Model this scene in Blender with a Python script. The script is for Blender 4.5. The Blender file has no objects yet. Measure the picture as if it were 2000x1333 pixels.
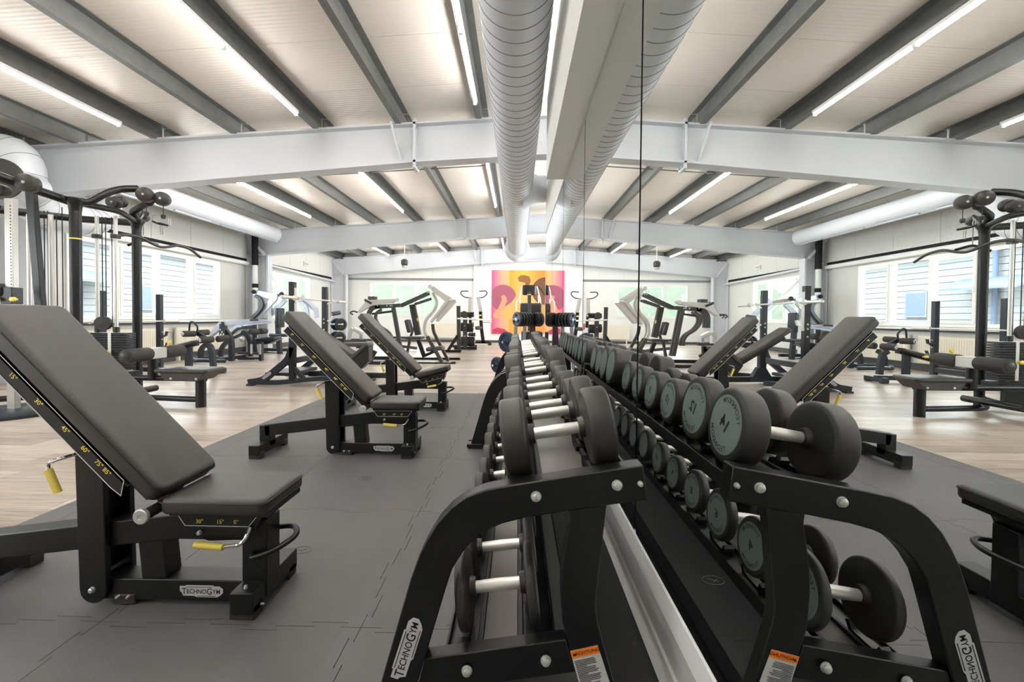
import bpy, bmesh, math, random
from mathutils import Vector, Matrix
random.seed(7)
SC = bpy.context.scene
COL = SC.collection

# ------------------------------------------------------------------ camera
F = 830.0                      # focal length in pixels of the 2000 px wide frame
K = F / 800.0
EYE = Vector((0.0, 0.0, 1.116))
PPX, PPY = 995.0, 637.0        # principal point
yaw = math.atan((1010.5 - PPX) / F); pit = math.atan((PPY - 620.3) / F); roll = 0.0094
fw = Vector((-math.sin(yaw) * math.cos(pit), math.cos(yaw) * math.cos(pit), -math.sin(pit)))
rt0 = fw.cross(Vector((0, 0, 1))).normalized(); up0 = rt0.cross(fw)
rt = rt0 * math.cos(roll) + up0 * math.sin(roll)
up = up0 * math.cos(roll) - rt0 * math.sin(roll)
cd = bpy.data.cameras.new('camera'); cam = bpy.data.objects.new('camera', cd); COL.objects.link(cam)
M = Matrix((rt, up, -fw)).transposed().to_4x4(); M.translation = EYE
cam.matrix_world = M
cd.sensor_width = 36.0; cd.lens = F / 2000 * 36.0
cd.shift_x = (1000 - PPX) / 2000; cd.shift_y = (PPY - 666.5) / 2000
cd.clip_start = 0.02; cd.clip_end = 400
SC.camera = cam
vs = SC.view_settings
vs.view_transform = 'Standard'; vs.look = 'None'; vs.gamma = 1.0; vs.use_curve_mapping = False
vs.exposure = 0.68

# ------------------------------------------------------------------ world
W = bpy.data.worlds.new('overcast'); SC.world = W; W.use_nodes = True
bg = W.node_tree.nodes['Background']; bg.inputs[0].default_value = (0.93, 0.965, 1.0, 1); bg.inputs[1].default_value = 7.0
SUNLIKE = 0
LAMP = 56.0                    # strength of the ceiling tubes

def P(px, py, y):
    d = rt * ((px - PPX) / F) + up * ((PPY - py) / F) + fw
    return EYE + d * (y / d.y)
def Yv(v): return v * K

# ------------------------------------------------------------------ materials
def lin(c):
    return tuple((x / 12.92 if x <= 0.04045 else ((x + 0.055) / 1.055) ** 2.4) for x in c)
def srgb(h): return lin(tuple(int(h[i:i + 2], 16) / 255 for i in (0, 2, 4)))
MATS = {}
def mat(name, col, rough=0.5, metal=0.0, bump=0.0, bscale=200, var=0.0, vscale=6, emit=0.0, spec=0.5, coat=0.0):
    m = bpy.data.materials.new(name); m.use_nodes = True
    nt = m.node_tree; b = nt.nodes['Principled BSDF']
    c = srgb(col) if isinstance(col, str) else col
    b.inputs['Base Color'].default_value = (*c, 1)
    b.inputs['Roughness'].default_value = rough; b.inputs['Metallic'].default_value = metal
    b.inputs['Specular IOR Level'].default_value = spec
    if coat: b.inputs['Coat Weight'].default_value = coat
    tc = nt.nodes.new('ShaderNodeTexCoord')
    if var:
        n = nt.nodes.new('ShaderNodeTexNoise'); n.inputs['Scale'].default_value = vscale; n.inputs['Detail'].default_value = 6
        nt.links.new(tc.outputs['Object'], n.inputs['Vector'])
        mx = nt.nodes.new('ShaderNodeMix'); mx.data_type = 'RGBA'
        mx.inputs[6].default_value = (*[max(0, x * (1 - var)) for x in c], 1); mx.inputs[7].default_value = (*[min(1, x * (1 + var)) for x in c], 1)
        nt.links.new(n.outputs[0], mx.inputs[0]); nt.links.new(mx.outputs[2], b.inputs['Base Color'])
    if bump:
        n = nt.nodes.new('ShaderNodeTexNoise'); n.inputs['Scale'].default_value = bscale; n.inputs['Detail'].default_value = 3
        nt.links.new(tc.outputs['Object'], n.inputs['Vector'])
        bp = nt.nodes.new('ShaderNodeBump'); bp.inputs['Strength'].default_value = bump; bp.inputs['Distance'].default_value = 0.002
        nt.links.new(n.outputs[0], bp.inputs['Height']); nt.links.new(bp.outputs[0], b.inputs['Normal'])
    if emit:
        b.inputs['Emission Color'].default_value = (*c, 1); b.inputs['Emission Strength'].default_value = emit
    MATS[name] = m
    return m
mat('black_metal', '0c0c0d', 0.36, 0.0, 0.15, 500, spec=0.5)
mat('blue_black_metal', '1c222c', 0.35, 0.0, 0.1, 400, spec=0.55)
mat('graphite', '3a3836', 0.4, 0.1, 0.1, 300)
mat('tray_metal', '615d57', 0.33, 0.3, 0.05, 200)
mat('leather', '35322e', 0.36, 0, 0.35, 700, var=0.08, vscale=14, spec=0.6)
mat('rubber', '32302d', 0.42, 0, 0.2, 300, var=0.12, vscale=20)
mat('rubber_face', '848f8d', 0.5, 0, 0.1, 300, var=0.06, vscale=30)
mat('lettering_dark', '17191a', 0.5)
mat('steel', 'e4e2dc', 0.33, 0.55, 0.05, 300)
mat('chrome', 'e8e8e8', 0.08, 1.0)
mat('bolt_steel', 'd3d6cf', 0.3, 0.6)
mat('silver_paint', 'bdb9b4', 0.35, 0.35)
mat('silver_blue', 'b4bac6', 0.35, 0.35)
mat('yellow', 'f2da66', 0.5, 0, 0.1, 200)
mat('yellow_print', 'fbe85a', 0.6)
mat('white_print', 'eeeeea', 0.6)
mat('plate_black', '161718', 0.4)
mat('logo_grey', 'c6c7c6', 0.4)
mat('orange', 'ef7d1e', 0.5)
mat('label_grey', 'c4c3c1', 0.6)
mat('white_paint', 'f1f1ee', 0.45, 0, 0.04, 60)
mat('beam_paint', 'cdd0d5', 0.45, 0, 0.05, 80)
mat('duct_white', 'cfd3d8', 0.4, 0.0, 0.04, 60)
mat('seam_grey', '8d9092', 0.5)
mat('wall_plain', 'ececea', 0.7, 0, 0.05, 120)
mat('galvanised', '767877', 0.45, 0.55, 0.1, 60, var=0.25, vscale=9)
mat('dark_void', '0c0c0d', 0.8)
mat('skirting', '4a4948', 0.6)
mat('radiator', 'e9e2d2', 0.45)
mat('mat_rubber', '5c5a5a', 0.55, 0, 0.5, 160, var=0.14, vscale=3, spec=0.45)
mat('mat_edge', '1d1c1c', 0.6, 0, 0.3, 160)
mat('subfloor', '2b2b2c', 0.6, 0, 0.3, 120, var=0.2, vscale=30)
mat('maroon', '3d2530', 0.5)
mat('foam', '33302e', 0.7, 0, 0.3, 400)
mat('cable', '141416', 0.5)
mat('plate_blue', '20304a', 0.4, 0, 0.1, 200)
mat('red_plastic', 'b6402c', 0.5)
mat('ext_white', '8e908f', 0.8)
mat('ext_blue', '65738a', 0.8)
mat('ext_beige', 'd9cfb4', 0.8)
mat('ext_grey', '7c8083', 0.8)
mat('ext_green', '495143', 0.9, 0, 0.4, 5, var=0.4, vscale=0.6)
mat('ext_ground', 'a5a39c', 0.9, var=0.15, vscale=1)

def mat_mirror():
    m = mat('mirror', (0.86, 0.885, 0.875), 0.0, 1.0); return m
mat_mirror()
def mat_glass():
    m = bpy.data.materials.new('window_glass'); m.use_nodes = True; nt = m.node_tree; nt.nodes.clear()
    o = nt.nodes.new('ShaderNodeOutputMaterial'); t = nt.nodes.new('ShaderNodeBsdfTransparent'); g = nt.nodes.new('ShaderNodeBsdfGlossy')
    g.inputs['Roughness'].default_value = 0.02; t.inputs[0].default_value = (0.94, 0.97, 0.97, 1)
    lw = nt.nodes.new('ShaderNodeLayerWeight'); lw.inputs[0].default_value = 0.5
    pw = nt.nodes.new('ShaderNodeMath'); pw.operation = 'POWER'; pw.inputs[1].default_value = 5; nt.links.new(lw.outputs['Facing'], pw.inputs[0])
    fr = nt.nodes.new('ShaderNodeMath'); fr.operation = 'MULTIPLY_ADD'; fr.inputs[1].default_value = 0.5; fr.inputs[2].default_value = 0.02; nt.links.new(pw.outputs[0], fr.inputs[0])
    mx = nt.nodes.new('ShaderNodeMixShader')
    nt.links.new(fr.outputs[0], mx.inputs[0]); nt.links.new(t.outputs[0], mx.inputs[1]); nt.links.new(g.outputs[0], mx.inputs[2]); nt.links.new(mx.outputs[0], o.inputs[0])
    MATS['glass'] = m
mat_glass()
def mat_emit(name, col, s):
    m = bpy.data.materials.new(name); m.use_nodes = True; nt = m.node_tree; nt.nodes.clear()
    o = nt.nodes.new('ShaderNodeOutputMaterial'); e = nt.nodes.new('ShaderNodeEmission')
    e.inputs[0].default_value = (*col, 1); e.inputs[1].default_value = s; nt.links.new(e.outputs[0], o.inputs[0]); MATS[name] = m
mat_emit('tube_light', (1.0, 0.965, 0.925), LAMP)
def mat_ribbed(name, col, axis, period, strength, rough=0.45, spec=0.5, var=0.0):
    m = mat(name, col, rough, spec=spec, var=var, vscale=1.2); nt = m.node_tree; b = nt.nodes['Principled BSDF']
    tc = nt.nodes.new('ShaderNodeTexCoord'); w = nt.nodes.new('ShaderNodeTexWave'); w.wave_type = 'BANDS'
    w.bands_direction = axis; w.inputs['Scale'].default_value = 2 * math.pi / period / 20.0
    w.inputs['Distortion'].default_value = 0
    nt.links.new(tc.outputs['Object'], w.inputs['Vector'])
    bp = nt.nodes.new('ShaderNodeBump'); bp.inputs['Strength'].default_value = strength; bp.inputs['Distance'].default_value = 0.004
    nt.links.new(w.outputs[1], bp.inputs['Height']); nt.links.new(bp.outputs[0], b.inputs['Normal'])
mat_ribbed('roof_deck', 'dad4cb', 'Y', 0.055, 0.5, 0.4)
mat_ribbed('wall_panel', 'd3d2cd', 'Y', 0.05, 0.4, 0.45)
mat_ribbed('wall_panel_back', 'ebebe8', 'X', 0.06, 0.35, 0.5)
def mat_wood():
    m = bpy.data.materials.new('floor_wood'); m.use_nodes = True; nt = m.node_tree; b = nt.nodes['Principled BSDF']
    tc = nt.nodes.new('ShaderNodeTexCoord'); mp = nt.nodes.new('ShaderNodeMapping'); mp.inputs['Scale'].default_value = (1.3, 22, 1)
    geo = nt.nodes.new('ShaderNodeNewGeometry'); oi = nt.nodes.new('ShaderNodeObjectInfo')
    add = nt.nodes.new('ShaderNodeMath'); add.operation = 'ADD'
    nt.links.new(geo.outputs['Random Per Island'], add.inputs[0]); nt.links.new(oi.outputs['Random'], add.inputs[1])
    fr = nt.nodes.new('ShaderNodeMath'); fr.operation = 'FRACT'; nt.links.new(add.outputs[0], fr.inputs[0])
    sc = nt.nodes.new('ShaderNodeMath'); sc.operation = 'MULTIPLY'; sc.inputs[1].default_value = 37; nt.links.new(fr.outputs[0], sc.inputs[0])
    cb = nt.nodes.new('ShaderNodeCombineXYZ'); nt.links.new(sc.outputs[0], cb.inputs[0]); nt.links.new(sc.outputs[0], cb.inputs[2])
    va = nt.nodes.new('ShaderNodeVectorMath'); va.operation = 'ADD'
    nt.links.new(geo.outputs['Position'], va.inputs[0]); nt.links.new(cb.outputs[0], va.inputs[1]); nt.links.new(va.outputs[0], mp.inputs['Vector'])
    n = nt.nodes.new('ShaderNodeTexNoise'); n.inputs['Scale'].default_value = 2.2; n.inputs['Detail'].default_value = 8; n.inputs['Roughness'].default_value = 0.65
    nt.links.new(mp.outputs[0], n.inputs['Vector'])
    mix1 = nt.nodes.new('ShaderNodeMath'); mix1.operation = 'MULTIPLY_ADD'; mix1.inputs[1].default_value = 0.28; nt.links.new(fr.outputs[0], mix1.inputs[0]); nt.links.new(n.outputs[0], mix1.inputs[2])
    cr = nt.nodes.new('ShaderNodeValToRGB'); e = cr.color_ramp.elements
    e[0].position = 0.32; e[0].color = (*srgb('75675a'), 1); e[1].position = 0.95; e[1].color = (*srgb('cfc2b3'), 1)
    el = cr.color_ramp.elements.new(0.6); el.color = (*srgb('ab9c8d'), 1)
    nt.links.new(mix1.outputs[0], cr.inputs[0]); nt.links.new(cr.outputs[0], b.inputs['Base Color'])
    b.inputs['Roughness'].default_value = 0.33
    bp = nt.nodes.new('ShaderNodeBump'); bp.inputs['Strength'].default_value = 0.25; bp.inputs['Distance'].default_value = 0.002
    nt.links.new(n.outputs[0], bp.inputs['Height']); nt.links.new(bp.outputs[0], b.inputs['Normal'])
    MATS['wood'] = m
mat_wood()

# ------------------------------------------------------------------ mesh helpers
class MB:
    def __init__(s): s.v = []; s.f = []
    def add(s, vs, fs):
        o = len(s.v); s.v += [Vector(p) for p in vs]; s.f += [tuple(i + o for i in q) for q in fs]; return s
    def xf(s, m):
        s.v = [m @ p for p in s.v]; return s
    def box(s, c, size, rot=None):
        hx, hy, hz = (q / 2 for q in size)
        vs = [Vector((x, y, z)) for x in (-hx, hx) for y in (-hy, hy) for z in (-hz, hz)]
        if rot is not None: vs = [rot @ q for q in vs]
        c = Vector(c)
        return s.add([q + c for q in vs], [(0, 1, 3, 2), (4, 6, 7, 5), (0, 4, 5, 1), (2, 3, 7, 6), (0, 2, 6, 4), (1, 5, 7, 3)])
    def bx(s, x0, x1, y0, y1, z0, z1):
        return s.box(((x0 + x1) / 2, (y0 + y1) / 2, (z0 + z1) / 2), (abs(x1 - x0), abs(y1 - y0), abs(z1 - z0)))
    def prism(s, poly, ext):                      # poly: 3D points of one cap, ext: vector
        n = len(poly); ext = Vector(ext); poly = [Vector(p) for p in poly]
        nor = Vector((0, 0, 0))
        for i in range(n): nor += poly[i].cross(poly[(i + 1) % n])
        if nor.dot(ext) > 0: poly = poly[::-1]
        vs = poly + [p + ext for p in poly]
        return s.add(vs, [tuple(range(n)), tuple(range(2 * n - 1, n - 1, -1))] + [(i, i + n, (i + 1) % n + n, (i + 1) % n) for i in range(n)])
    def tube(s, path, r, n=10, caps=True, closed=False):
        path = [Vector(p) for p in path]; m = len(path); rings = []
        ref = None
        for i in range(m):
            if closed: t = (path[(i + 1) % m] - path[i - 1])
            elif i == 0: t = path[1] - path[0]
            elif i == m - 1: t = path[-1] - path[-2]
            else: t = (path[i + 1] - path[i]).normalized() + (path[i] - path[i - 1]).normalized()
            t = t.normalized() if t.length > 1e-9 else Vector((0, 0, 1))
            if ref is None:
                ref = t.cross(Vector((0, 0, 1)) if abs(t.z) < 0.9 else Vector((1, 0, 0))).normalized()
            ref = (ref - t * ref.dot(t)).normalized(); b = t.cross(ref)
            rr = r[i] if isinstance(r, (list, tuple)) else r
            rings.append([path[i] + (ref * math.cos(2 * math.pi * k / n) + b * math.sin(2 * math.pi * k / n)) * rr for k in range(n)])
        vs = [p for q in rings for p in q]; fs = []
        for i in range(m if closed else m - 1):
            j = (i + 1) % m
            fs += [(i * n + k, i * n + (k + 1) % n, j * n + (k + 1) % n, j * n + k) for k in range(n)]
        if caps and not closed: fs += [tuple(range(n - 1, -1, -1)), tuple((m - 1) * n + k for k in range(n))]
        return s.add(vs, fs)
    def bar(s, path, side, w, h):                 # rectangular section; w along side, h across
        path = [Vector(p) for p in path]; side = Vector(side).normalized(); m = len(path); rings = []
        for i in range(m):
            t1 = (path[i] - path[i - 1]).normalized() if i else (path[1] - path[0]).normalized()
            t2 = (path[i + 1] - path[i]).normalized() if i < m - 1 else t1
            t = (t1 + t2).normalized(); b = side.cross(t).normalized(); k = 1 / max(0.5, t.dot(t1))
            hh = h[i] if isinstance(h, (list, tuple)) else h
            rings.append([path[i] + side * a * w / 2 + b * c * hh / 2 * k for a, c in ((-1, -1), (1, -1), (1, 1), (-1, 1))])
        vs = [p for q in rings for p in q]; fs = [(0, 1, 2, 3), tuple(4 * (m - 1) + k for k in (3, 2, 1, 0))]
        for i in range(m - 1): fs += [(4 * i + k, 4 * i + 4 + k, 4 * i + 4 + (k + 1) % 4, 4 * i + (k + 1) % 4) for k in range(4)]
        return s.add(vs, fs)
    def cyl(s, a, b, r, n=16): return s.tube([a, b], r, n)
    def lathe(s, a, ax, prof, n=28):              # prof: (dist along ax, radius)
        a = Vector(a); ax = Vector(ax).normalized()
        u = ax.cross(Vector((0, 0, 1)) if abs(ax.z) < 0.9 else Vector((1, 0, 0))).normalized(); w = ax.cross(u)
        vs = []; m = len(prof)
        for d, r in prof:
            vs += [a + ax * d + (u * math.cos(2 * math.pi * k / n) + w * math.sin(2 * math.pi * k / n)) * r for k in range(n)]
        fs = [(i * n + k, i * n + (k + 1) % n, i * n + n + (k + 1) % n, i * n + n + k) for i in range(m - 1) for k in range(n)]
        if prof[0][1] > 1e-5: fs.append(tuple(range(n - 1, -1, -1)))
        if prof[-1][1] > 1e-5: fs.append(tuple((m - 1) * n + k for k in range(n)))
        return s.add(vs, fs)
    def pad(s, c, size, r, rot=None, seg=3, top=None):   # rounded cushion
        bm = bmesh.new(); bmesh.ops.create_cube(bm, size=1)
        for v in bm.verts: v.co = Vector((v.co.x * size[0], v.co.y * size[1], v.co.z * size[2]))
        if top:
            for v in bm.verts:
                if v.co.z > 0: v.co.x *= top; v.co.y *= top
        vert = [e for e in bm.edges if abs(e.verts[0].co.x - e.verts[1].co.x) < 0.2 * size[0] and abs(e.verts[0].co.y - e.verts[1].co.y) < 0.2 * size[1]]
        bmesh.ops.bevel(bm, geom=vert, offset=min(r * 1.9, 0.45 * min(size[0], size[1])), segments=4, profile=0.5, affect='EDGES')
        hor = [e for e in bm.edges if abs(e.verts[0].co.z - e.verts[1].co.z) < 1e-6 and len(e.link_faces) == 2 and e.calc_face_angle(0) > 0.9]
        bmesh.ops.bevel(bm, geom=hor, offset=min(r, 0.45 * size[2]), segments=seg, profile=0.5, affect='EDGES')
        bm.verts.index_update(); c = Vector(c)
        vs = [((rot @ v.co) if rot is not None else v.co.copy()) + c for v in bm.verts]
        fs = [tuple(v.index for v in f.verts) for f in bm.faces]; bm.free()
        return s.add(vs, fs)

def arc(c, r, a0, a1, n=8, u=(1, 0, 0), w=(0, 0, 1)):
    c = Vector(c); u = Vector(u); w = Vector(w)
    return [c + u * r * math.cos(a0 + (a1 - a0) * k / n) + w * r * math.sin(a0 + (a1 - a0) * k / n) for k in range(n + 1)]
def smooth(path, rad=0.05, n=5):
    path = [Vector(p) for p in path]; out = [path[0]]
    for i in range(1, len(path) - 1):
        a, b, c = path[i - 1], path[i], path[i + 1]
        d1 = (a - b); d2 = (c - b); r = min(rad, d1.length * 0.45, d2.length * 0.45)
        p0 = b + d1.normalized() * r; p2 = b + d2.normalized() * r
        for k in range(n + 1):
            t = k / n; out.append(p0 * (1 - t) ** 2 + b * 2 * t * (1 - t) + p2 * t * t)
    out.append(path[-1]); return out

def mesh_of(name, mb, m, sharp=35):
    me = bpy.data.meshes.new(name); me.from_pydata([tuple(p) for p in mb.v], [], mb.f)
    me.polygons.foreach_set('use_smooth', [True] * len(me.polygons))
    me.set_sharp_from_angle(angle=math.radians(sharp))
    me.materials.append(MATS[m]); me.update(); return me
def world_loc(o):
    p = Vector((0, 0, 0))
    while o is not None: p = p + o.location; o = o.parent
    return p
def part(name, mb, m, parent=None, bev=0.0, sharp=35):
    if parent is not None:
        off = world_loc(parent); mb.v = [p - off for p in mb.v]
    o = bpy.data.objects.new(name, mesh_of(name, mb, m, sharp)); COL.objects.link(o)
    if parent is not None: o.parent = parent
    if bev:
        b = o.modifiers.new('bevel', 'BEVEL'); b.width = bev; b.segments = 2; b.limit_method = 'ANGLE'; b.angle_limit = math.radians(40)
    return o
def tag(o, label, cat, group=None, kind=None):
    if label: o['label'] = label
    if cat: o['category'] = cat
    if group: o['group'] = group
    if kind: o['kind'] = kind
    return o
def thing(name, label, cat, loc=(0, 0, 0), group=None):
    o = bpy.data.objects.new(name, None); o.empty_display_size = 0.1; COL.objects.link(o); o.location = loc
    return tag(o, label, cat, group)
def single(name, mb, m, label, cat, group=None, bev=0, sharp=35):
    c = sum(mb.v, Vector()) / len(mb.v); z = min(p.z for p in mb.v); c.z = z
    mb.v = [p - c for p in mb.v]
    o = part(name, mb, m, None, bev, sharp); o.location = c
    return tag(o, label, cat, group)
def struct(name, mb, m, label=None, sharp=35):
    o = part(name, mb, m, None, 0, sharp); o['kind'] = 'structure'
    if label: o['label'] = label
    return o
def struct_root(name, label=None):
    o = bpy.data.objects.new(name, None); COL.objects.link(o); o['kind'] = 'structure'
    if label: o['label'] = label
    return o
def link_copy(src, parent, loc=None):
    c = src.copy(); COL.objects.link(c); c.parent = parent
    if loc is not None: c.location = loc
    return c
def dup(root, loc, rotz=None, label=None):
    r = root.copy(); COL.objects.link(r); r.location = loc
    if rotz is not None: r.rotation_euler = (0, 0, rotz)
    if label: r['label'] = label
    for ch in list(root.children):
        c = ch.copy(); COL.objects.link(c); c.parent = r
        for g in list(ch.children):
            d = g.copy(); COL.objects.link(d); d.parent = c
    return r

_text = {}
def text_mesh(body, bold=0.012):
    key = body; body = body.lstrip('*'); bold = 0.035 if key != body else 0.012
    if key not in _text:
        cu = bpy.data.curves.new('t', 'FONT'); cu.body = body; cu.size = 1; cu.align_x = 'CENTER'; cu.align_y = 'CENTER'; cu.offset = bold; cu.resolution_u = 3
        ob = bpy.data.objects.new('t', cu); COL.objects.link(ob)
        dg = bpy.context.evaluated_depsgraph_get(); dg.update()
        me = bpy.data.meshes.new_from_object(ob.evaluated_get(dg))
        _text[key] = ([v.co.copy() for v in me.vertices], [tuple(p.vertices) for p in me.polygons])
        bpy.data.objects.remove(ob); bpy.data.curves.remove(cu); bpy.data.meshes.remove(me)
    return _text[key]
def add_text(mb, body, o, ex, ey, size, stretch=1.0):
    vs, fs = text_mesh(body); o = Vector(o); ex = Vector(ex).normalized(); ey = Vector(ey).normalized()
    return mb.add([o + ex * v.x * size * stretch + ey * v.y * size for v in vs], fs)
def frame_line(mb, pts, nrm, w, t=0.001):        # thin closed outline strip lying on a plate
    m = len(pts)
    for i in range(m):
        a, b = Vector(pts[i]), Vector(pts[(i + 1) % m]); d = (b - a).normalized(); s = Vector(nrm).cross(d).normalized()
        mb.prism([a - s * w / 2 - d * w / 2, b - s * w / 2 + d * w / 2, b + s * w / 2 + d * w / 2, a + s * w / 2 - d * w / 2], Vector(nrm) * t)

# ================================================================== SETTING
MX = 0.45                                        # mirror plane
LX = -8.19                                       # left wall plane
Y1, Y2, Y3 = Yv(6.3), Yv(12.3), Yv(18.2)         # portal frames / back wall
YB = -4.5                                        # wall behind
MEND = Yv(6.68)
RX = 3.0                                         # right end of the part beyond the mirror wall
def roof_z(x): return 4.03 + 0.061 * (min(x, 0.9) + 1.58)   # top of rafters
# ---- floor
fl = struct_root('floor', 'light oak laminate floor of boards running across the hall')
part('subfloor', MB().bx(LX - 0.3, RX, YB, Y3 + 0.3, -0.12, -0.012), 'subfloor', fl)
plank_w, plank_l = 0.19, 1.28
pm = mesh_of('plank', MB().bx(0, plank_l - 0.003, 0, plank_w - 0.0025, -0.012, 0), 'wood')
MATL, MATFAR = -2.60, Yv(5.9)
rest = MB(); nplank = 0; row = 0; y = YB
rows = []
while y < Y3: rows.append(y); y += plank_w
for row, y in enumerate(rows):
    x = LX - random.random() * plank_l
    xr = MATL if y + plank_w <= MATFAR else (MX if y < MEND else RX)
    while x < xr:
        a, b = max(x, LX), min(x + plank_l, xr)
        if b - a > 0.05:
            if b - a > plank_l - 0.01 and 1.6 < y < 16 and nplank < 300 and x > -7.7 and y > 1.6 + max(0, (-x - 4) * 0.5):
                o = bpy.data.objects.new('plank', pm); COL.objects.link(o); o.parent = fl; o.location = (x, y, 0); nplank += 1
            else:
                rest.bx(a, b - 0.003, y, y + plank_w - 0.0025, -0.012, 0)
        x += plank_l
o = part('plank_field', rest, 'wood', fl); o['kind'] = 'stuff'
# ---- rubber mats with jigsaw edges
mats_root = thing('rubber_floor_mat', 'dark grey rubber mat of jigsaw tiles under the benches and dumbbell racks', 'floor mat', (MATL, 0.3, 0))
TW, TL = 0.94, 0.905
xs = [-0.545 - TW * 2, -0.545 - TW, -0.545, 0.20]; ys = [MATFAR - 0.12 - TL * k for k in range(9)][::-1]
def jig(a, b, amp):                               # toothed line from a to b
    a = Vector(a); b = Vector(b); d = b - a; n = max(2, round(d.length / 0.235)); s = Vector((-d.y, d.x, 0)).normalized(); out = []
    for k in range(n):
        for t, q in ((0.0, 0), (0.30, 0), (0.22, 1), (0.78, 1), (0.70, 0)):
            out.append(a + d * ((k + t) / n) + s * amp * q * (1 if k % 2 else -1))
    return out
def tile(x0, x1, y0, y1, left, right, lo, hi, amp=0.022):
    g = 0.0012; x0 += g; x1 -= g; y0 += g; y1 -= g
    lines = []
    lines += jig((x0, y0, 0), (x1, y0, 0), amp) if lo else [Vector((x0, y0, 0))]
    lines += jig((x1, y0, 0), (x1, y1, 0), amp) if right else [Vector((x1, y0, 0))]
    e = jig((x0, y1, 0), (x1, y1, 0), amp) if hi else [Vector((x0, y1, 0))]
    lines += [Vector((x1, y1, 0))] + e[::-1][:-1]
    e = jig((x0, y0, 0), (x0, y1, 0), amp) if left else [Vector((x0, y0, 0))]
    lines += [Vector((x0, y1, 0))] + e[::-1][:-1]
    out = []
    for p in lines:
        if not out or (p - out[-1]).length > 1e-4: out.append(p)
    if (out[0] - out[-1]).length < 1e-4: out.pop()
    return MB().prism([p + Vector((0, 0, 0.001)) for p in out], (0, 0, 0.009))
for i in range(3):
    for j in range(len(ys) - 1):
        if ys[j + 1] < -1.2: continue
        part('mat_tile', tile(xs[i], xs[i + 1], ys[j], ys[j + 1], True, i < 2, j > 0, True), 'mat_rubber', mats_root)
for j in range(len(ys) - 1):
    if ys[j + 1] < -1.2: continue
    part('edge_strip', tile(MATL, xs[0], ys[j], ys[j + 1], False, True, False, False), 'mat_rubber', mats_root)
for i in range(3):
    part('edge_strip', tile(xs[i], xs[i + 1], ys[-1], MATFAR, False, False, True, False), 'mat_rubber', mats_root)
part('edge_strip', tile(MATL, xs[0], ys[-1], MATFAR, False, False, False, False), 'mat_rubber', mats_root)
part('black_edge', MB().prism([(0.203, -1.0, 0.001), (0.203, MATFAR, 0.001), (0.25, MATFAR, 0.001), (0.25, -1.0, 0.001)], (0, 0, 0.012)), 'mat_edge', mats_root)
for (px, py) in ((590, 1075), (714, 935), (1180, 1000)):      # pressed oval stamps
    q = P(px, py, 1.0); t = (EYE.z - 0.0105) / (EYE.z - q.z); c = EYE + (q - EYE) * t
    if px > 1100: c = Vector((0.06, Yv(1.73), 0.0105))
    ring = MB()
    ring.tube([Vector((c.x + 0.045 * math.cos(a * 0.2618), c.y + 0.03 * math.sin(a * 0.2618), 0.0102)) for a in range(24)], 0.0014, 5, closed=True)
    ring.tube([Vector((c.x - 0.02, c.y - 0.01, 0.0102)), Vector((c.x + 0.02, c.y + 0.012, 0.0102))], 0.0014, 5)
    ring.tube([Vector((c.x - 0.02, c.y + 0.008, 0.0102)), Vector((c.x + 0.005, c.y - 0.012, 0.0102))], 0.0014, 5)
    part('maker_stamp', ring, 'graphite' if px < 1100 else 'label_grey', mats_root)
# ---- mirror wall
wr = struct_root('wall_right', 'white wall behind the mirror panels')
part('wall_core', MB().bx(MX + 0.02, MX + 0.2, YB, MEND, 0.0, 3.32), 'wall_plain', wr)
part('upper_wall', MB().bx(MX - 0.004, MX + 0.2, Yv(4.1), MEND, 2.49, 4.05), 'white_paint', wr)
part('bulkhead', MB().bx(MX - 0.177, MX + 0.2, YB, Yv(4.1), 2.49, 3.32), 'white_paint', wr)
part('bulkhead_top', MB().bx(MX + 0.02, MX + 0.2, YB, MEND, 3.32, 4.1), 'white_paint', wr)
part('sill_moulding', MB().bx(MX - 0.004, MX + 0.02, YB, MEND, 0.228, 0.306), 'white_paint', wr)
part('metal_rail', MB().bx(MX + 0.006, MX + 0.02, YB, MEND, 0.105, 0.228), 'label_grey', wr)
part('lower_moulding', MB().bx(MX - 0.004, MX + 0.02, YB, MEND, 0.0, 0.105), 'white_paint', wr)
part('end_trim', MB().bx(MX - 0.002, MX + 0.21, MEND, MEND + 0.02, 0, 3.6), 'white_paint', wr)
part('mirror_backing', MB().bx(MX + 0.010, MX + 0.02, YB, MEND, 0.306, 2.49), 'dark_void', wr)
MW = 1.295 * K; m0 = Yv(1.535)
names = ['frameless wall mirror panel at the near end beside the first rack frame', 'frameless wall mirror panel behind the nearest dumbbells', 'frameless wall mirror panel behind the middle of the near rack',
         'frameless wall mirror panel behind the joint of both racks', 'frameless wall mirror panel at the far end of the wall', '']
k0 = -1
for k in range(-1, 4):
    a, b = m0 + k * MW + 0.010, m0 + (k + 1) * MW - 0.010
    if k == -2: lab = 'frameless wall mirror panel out of sight behind the camera'
    else: lab = names[k + 1]
    mo = single('mirror_panel', MB().bx(MX, MX + 0.008, a, b, 0.308, 2.488), 'mirror', lab, 'mirror', 'mirror panels along the wall', sharp=20)
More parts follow.
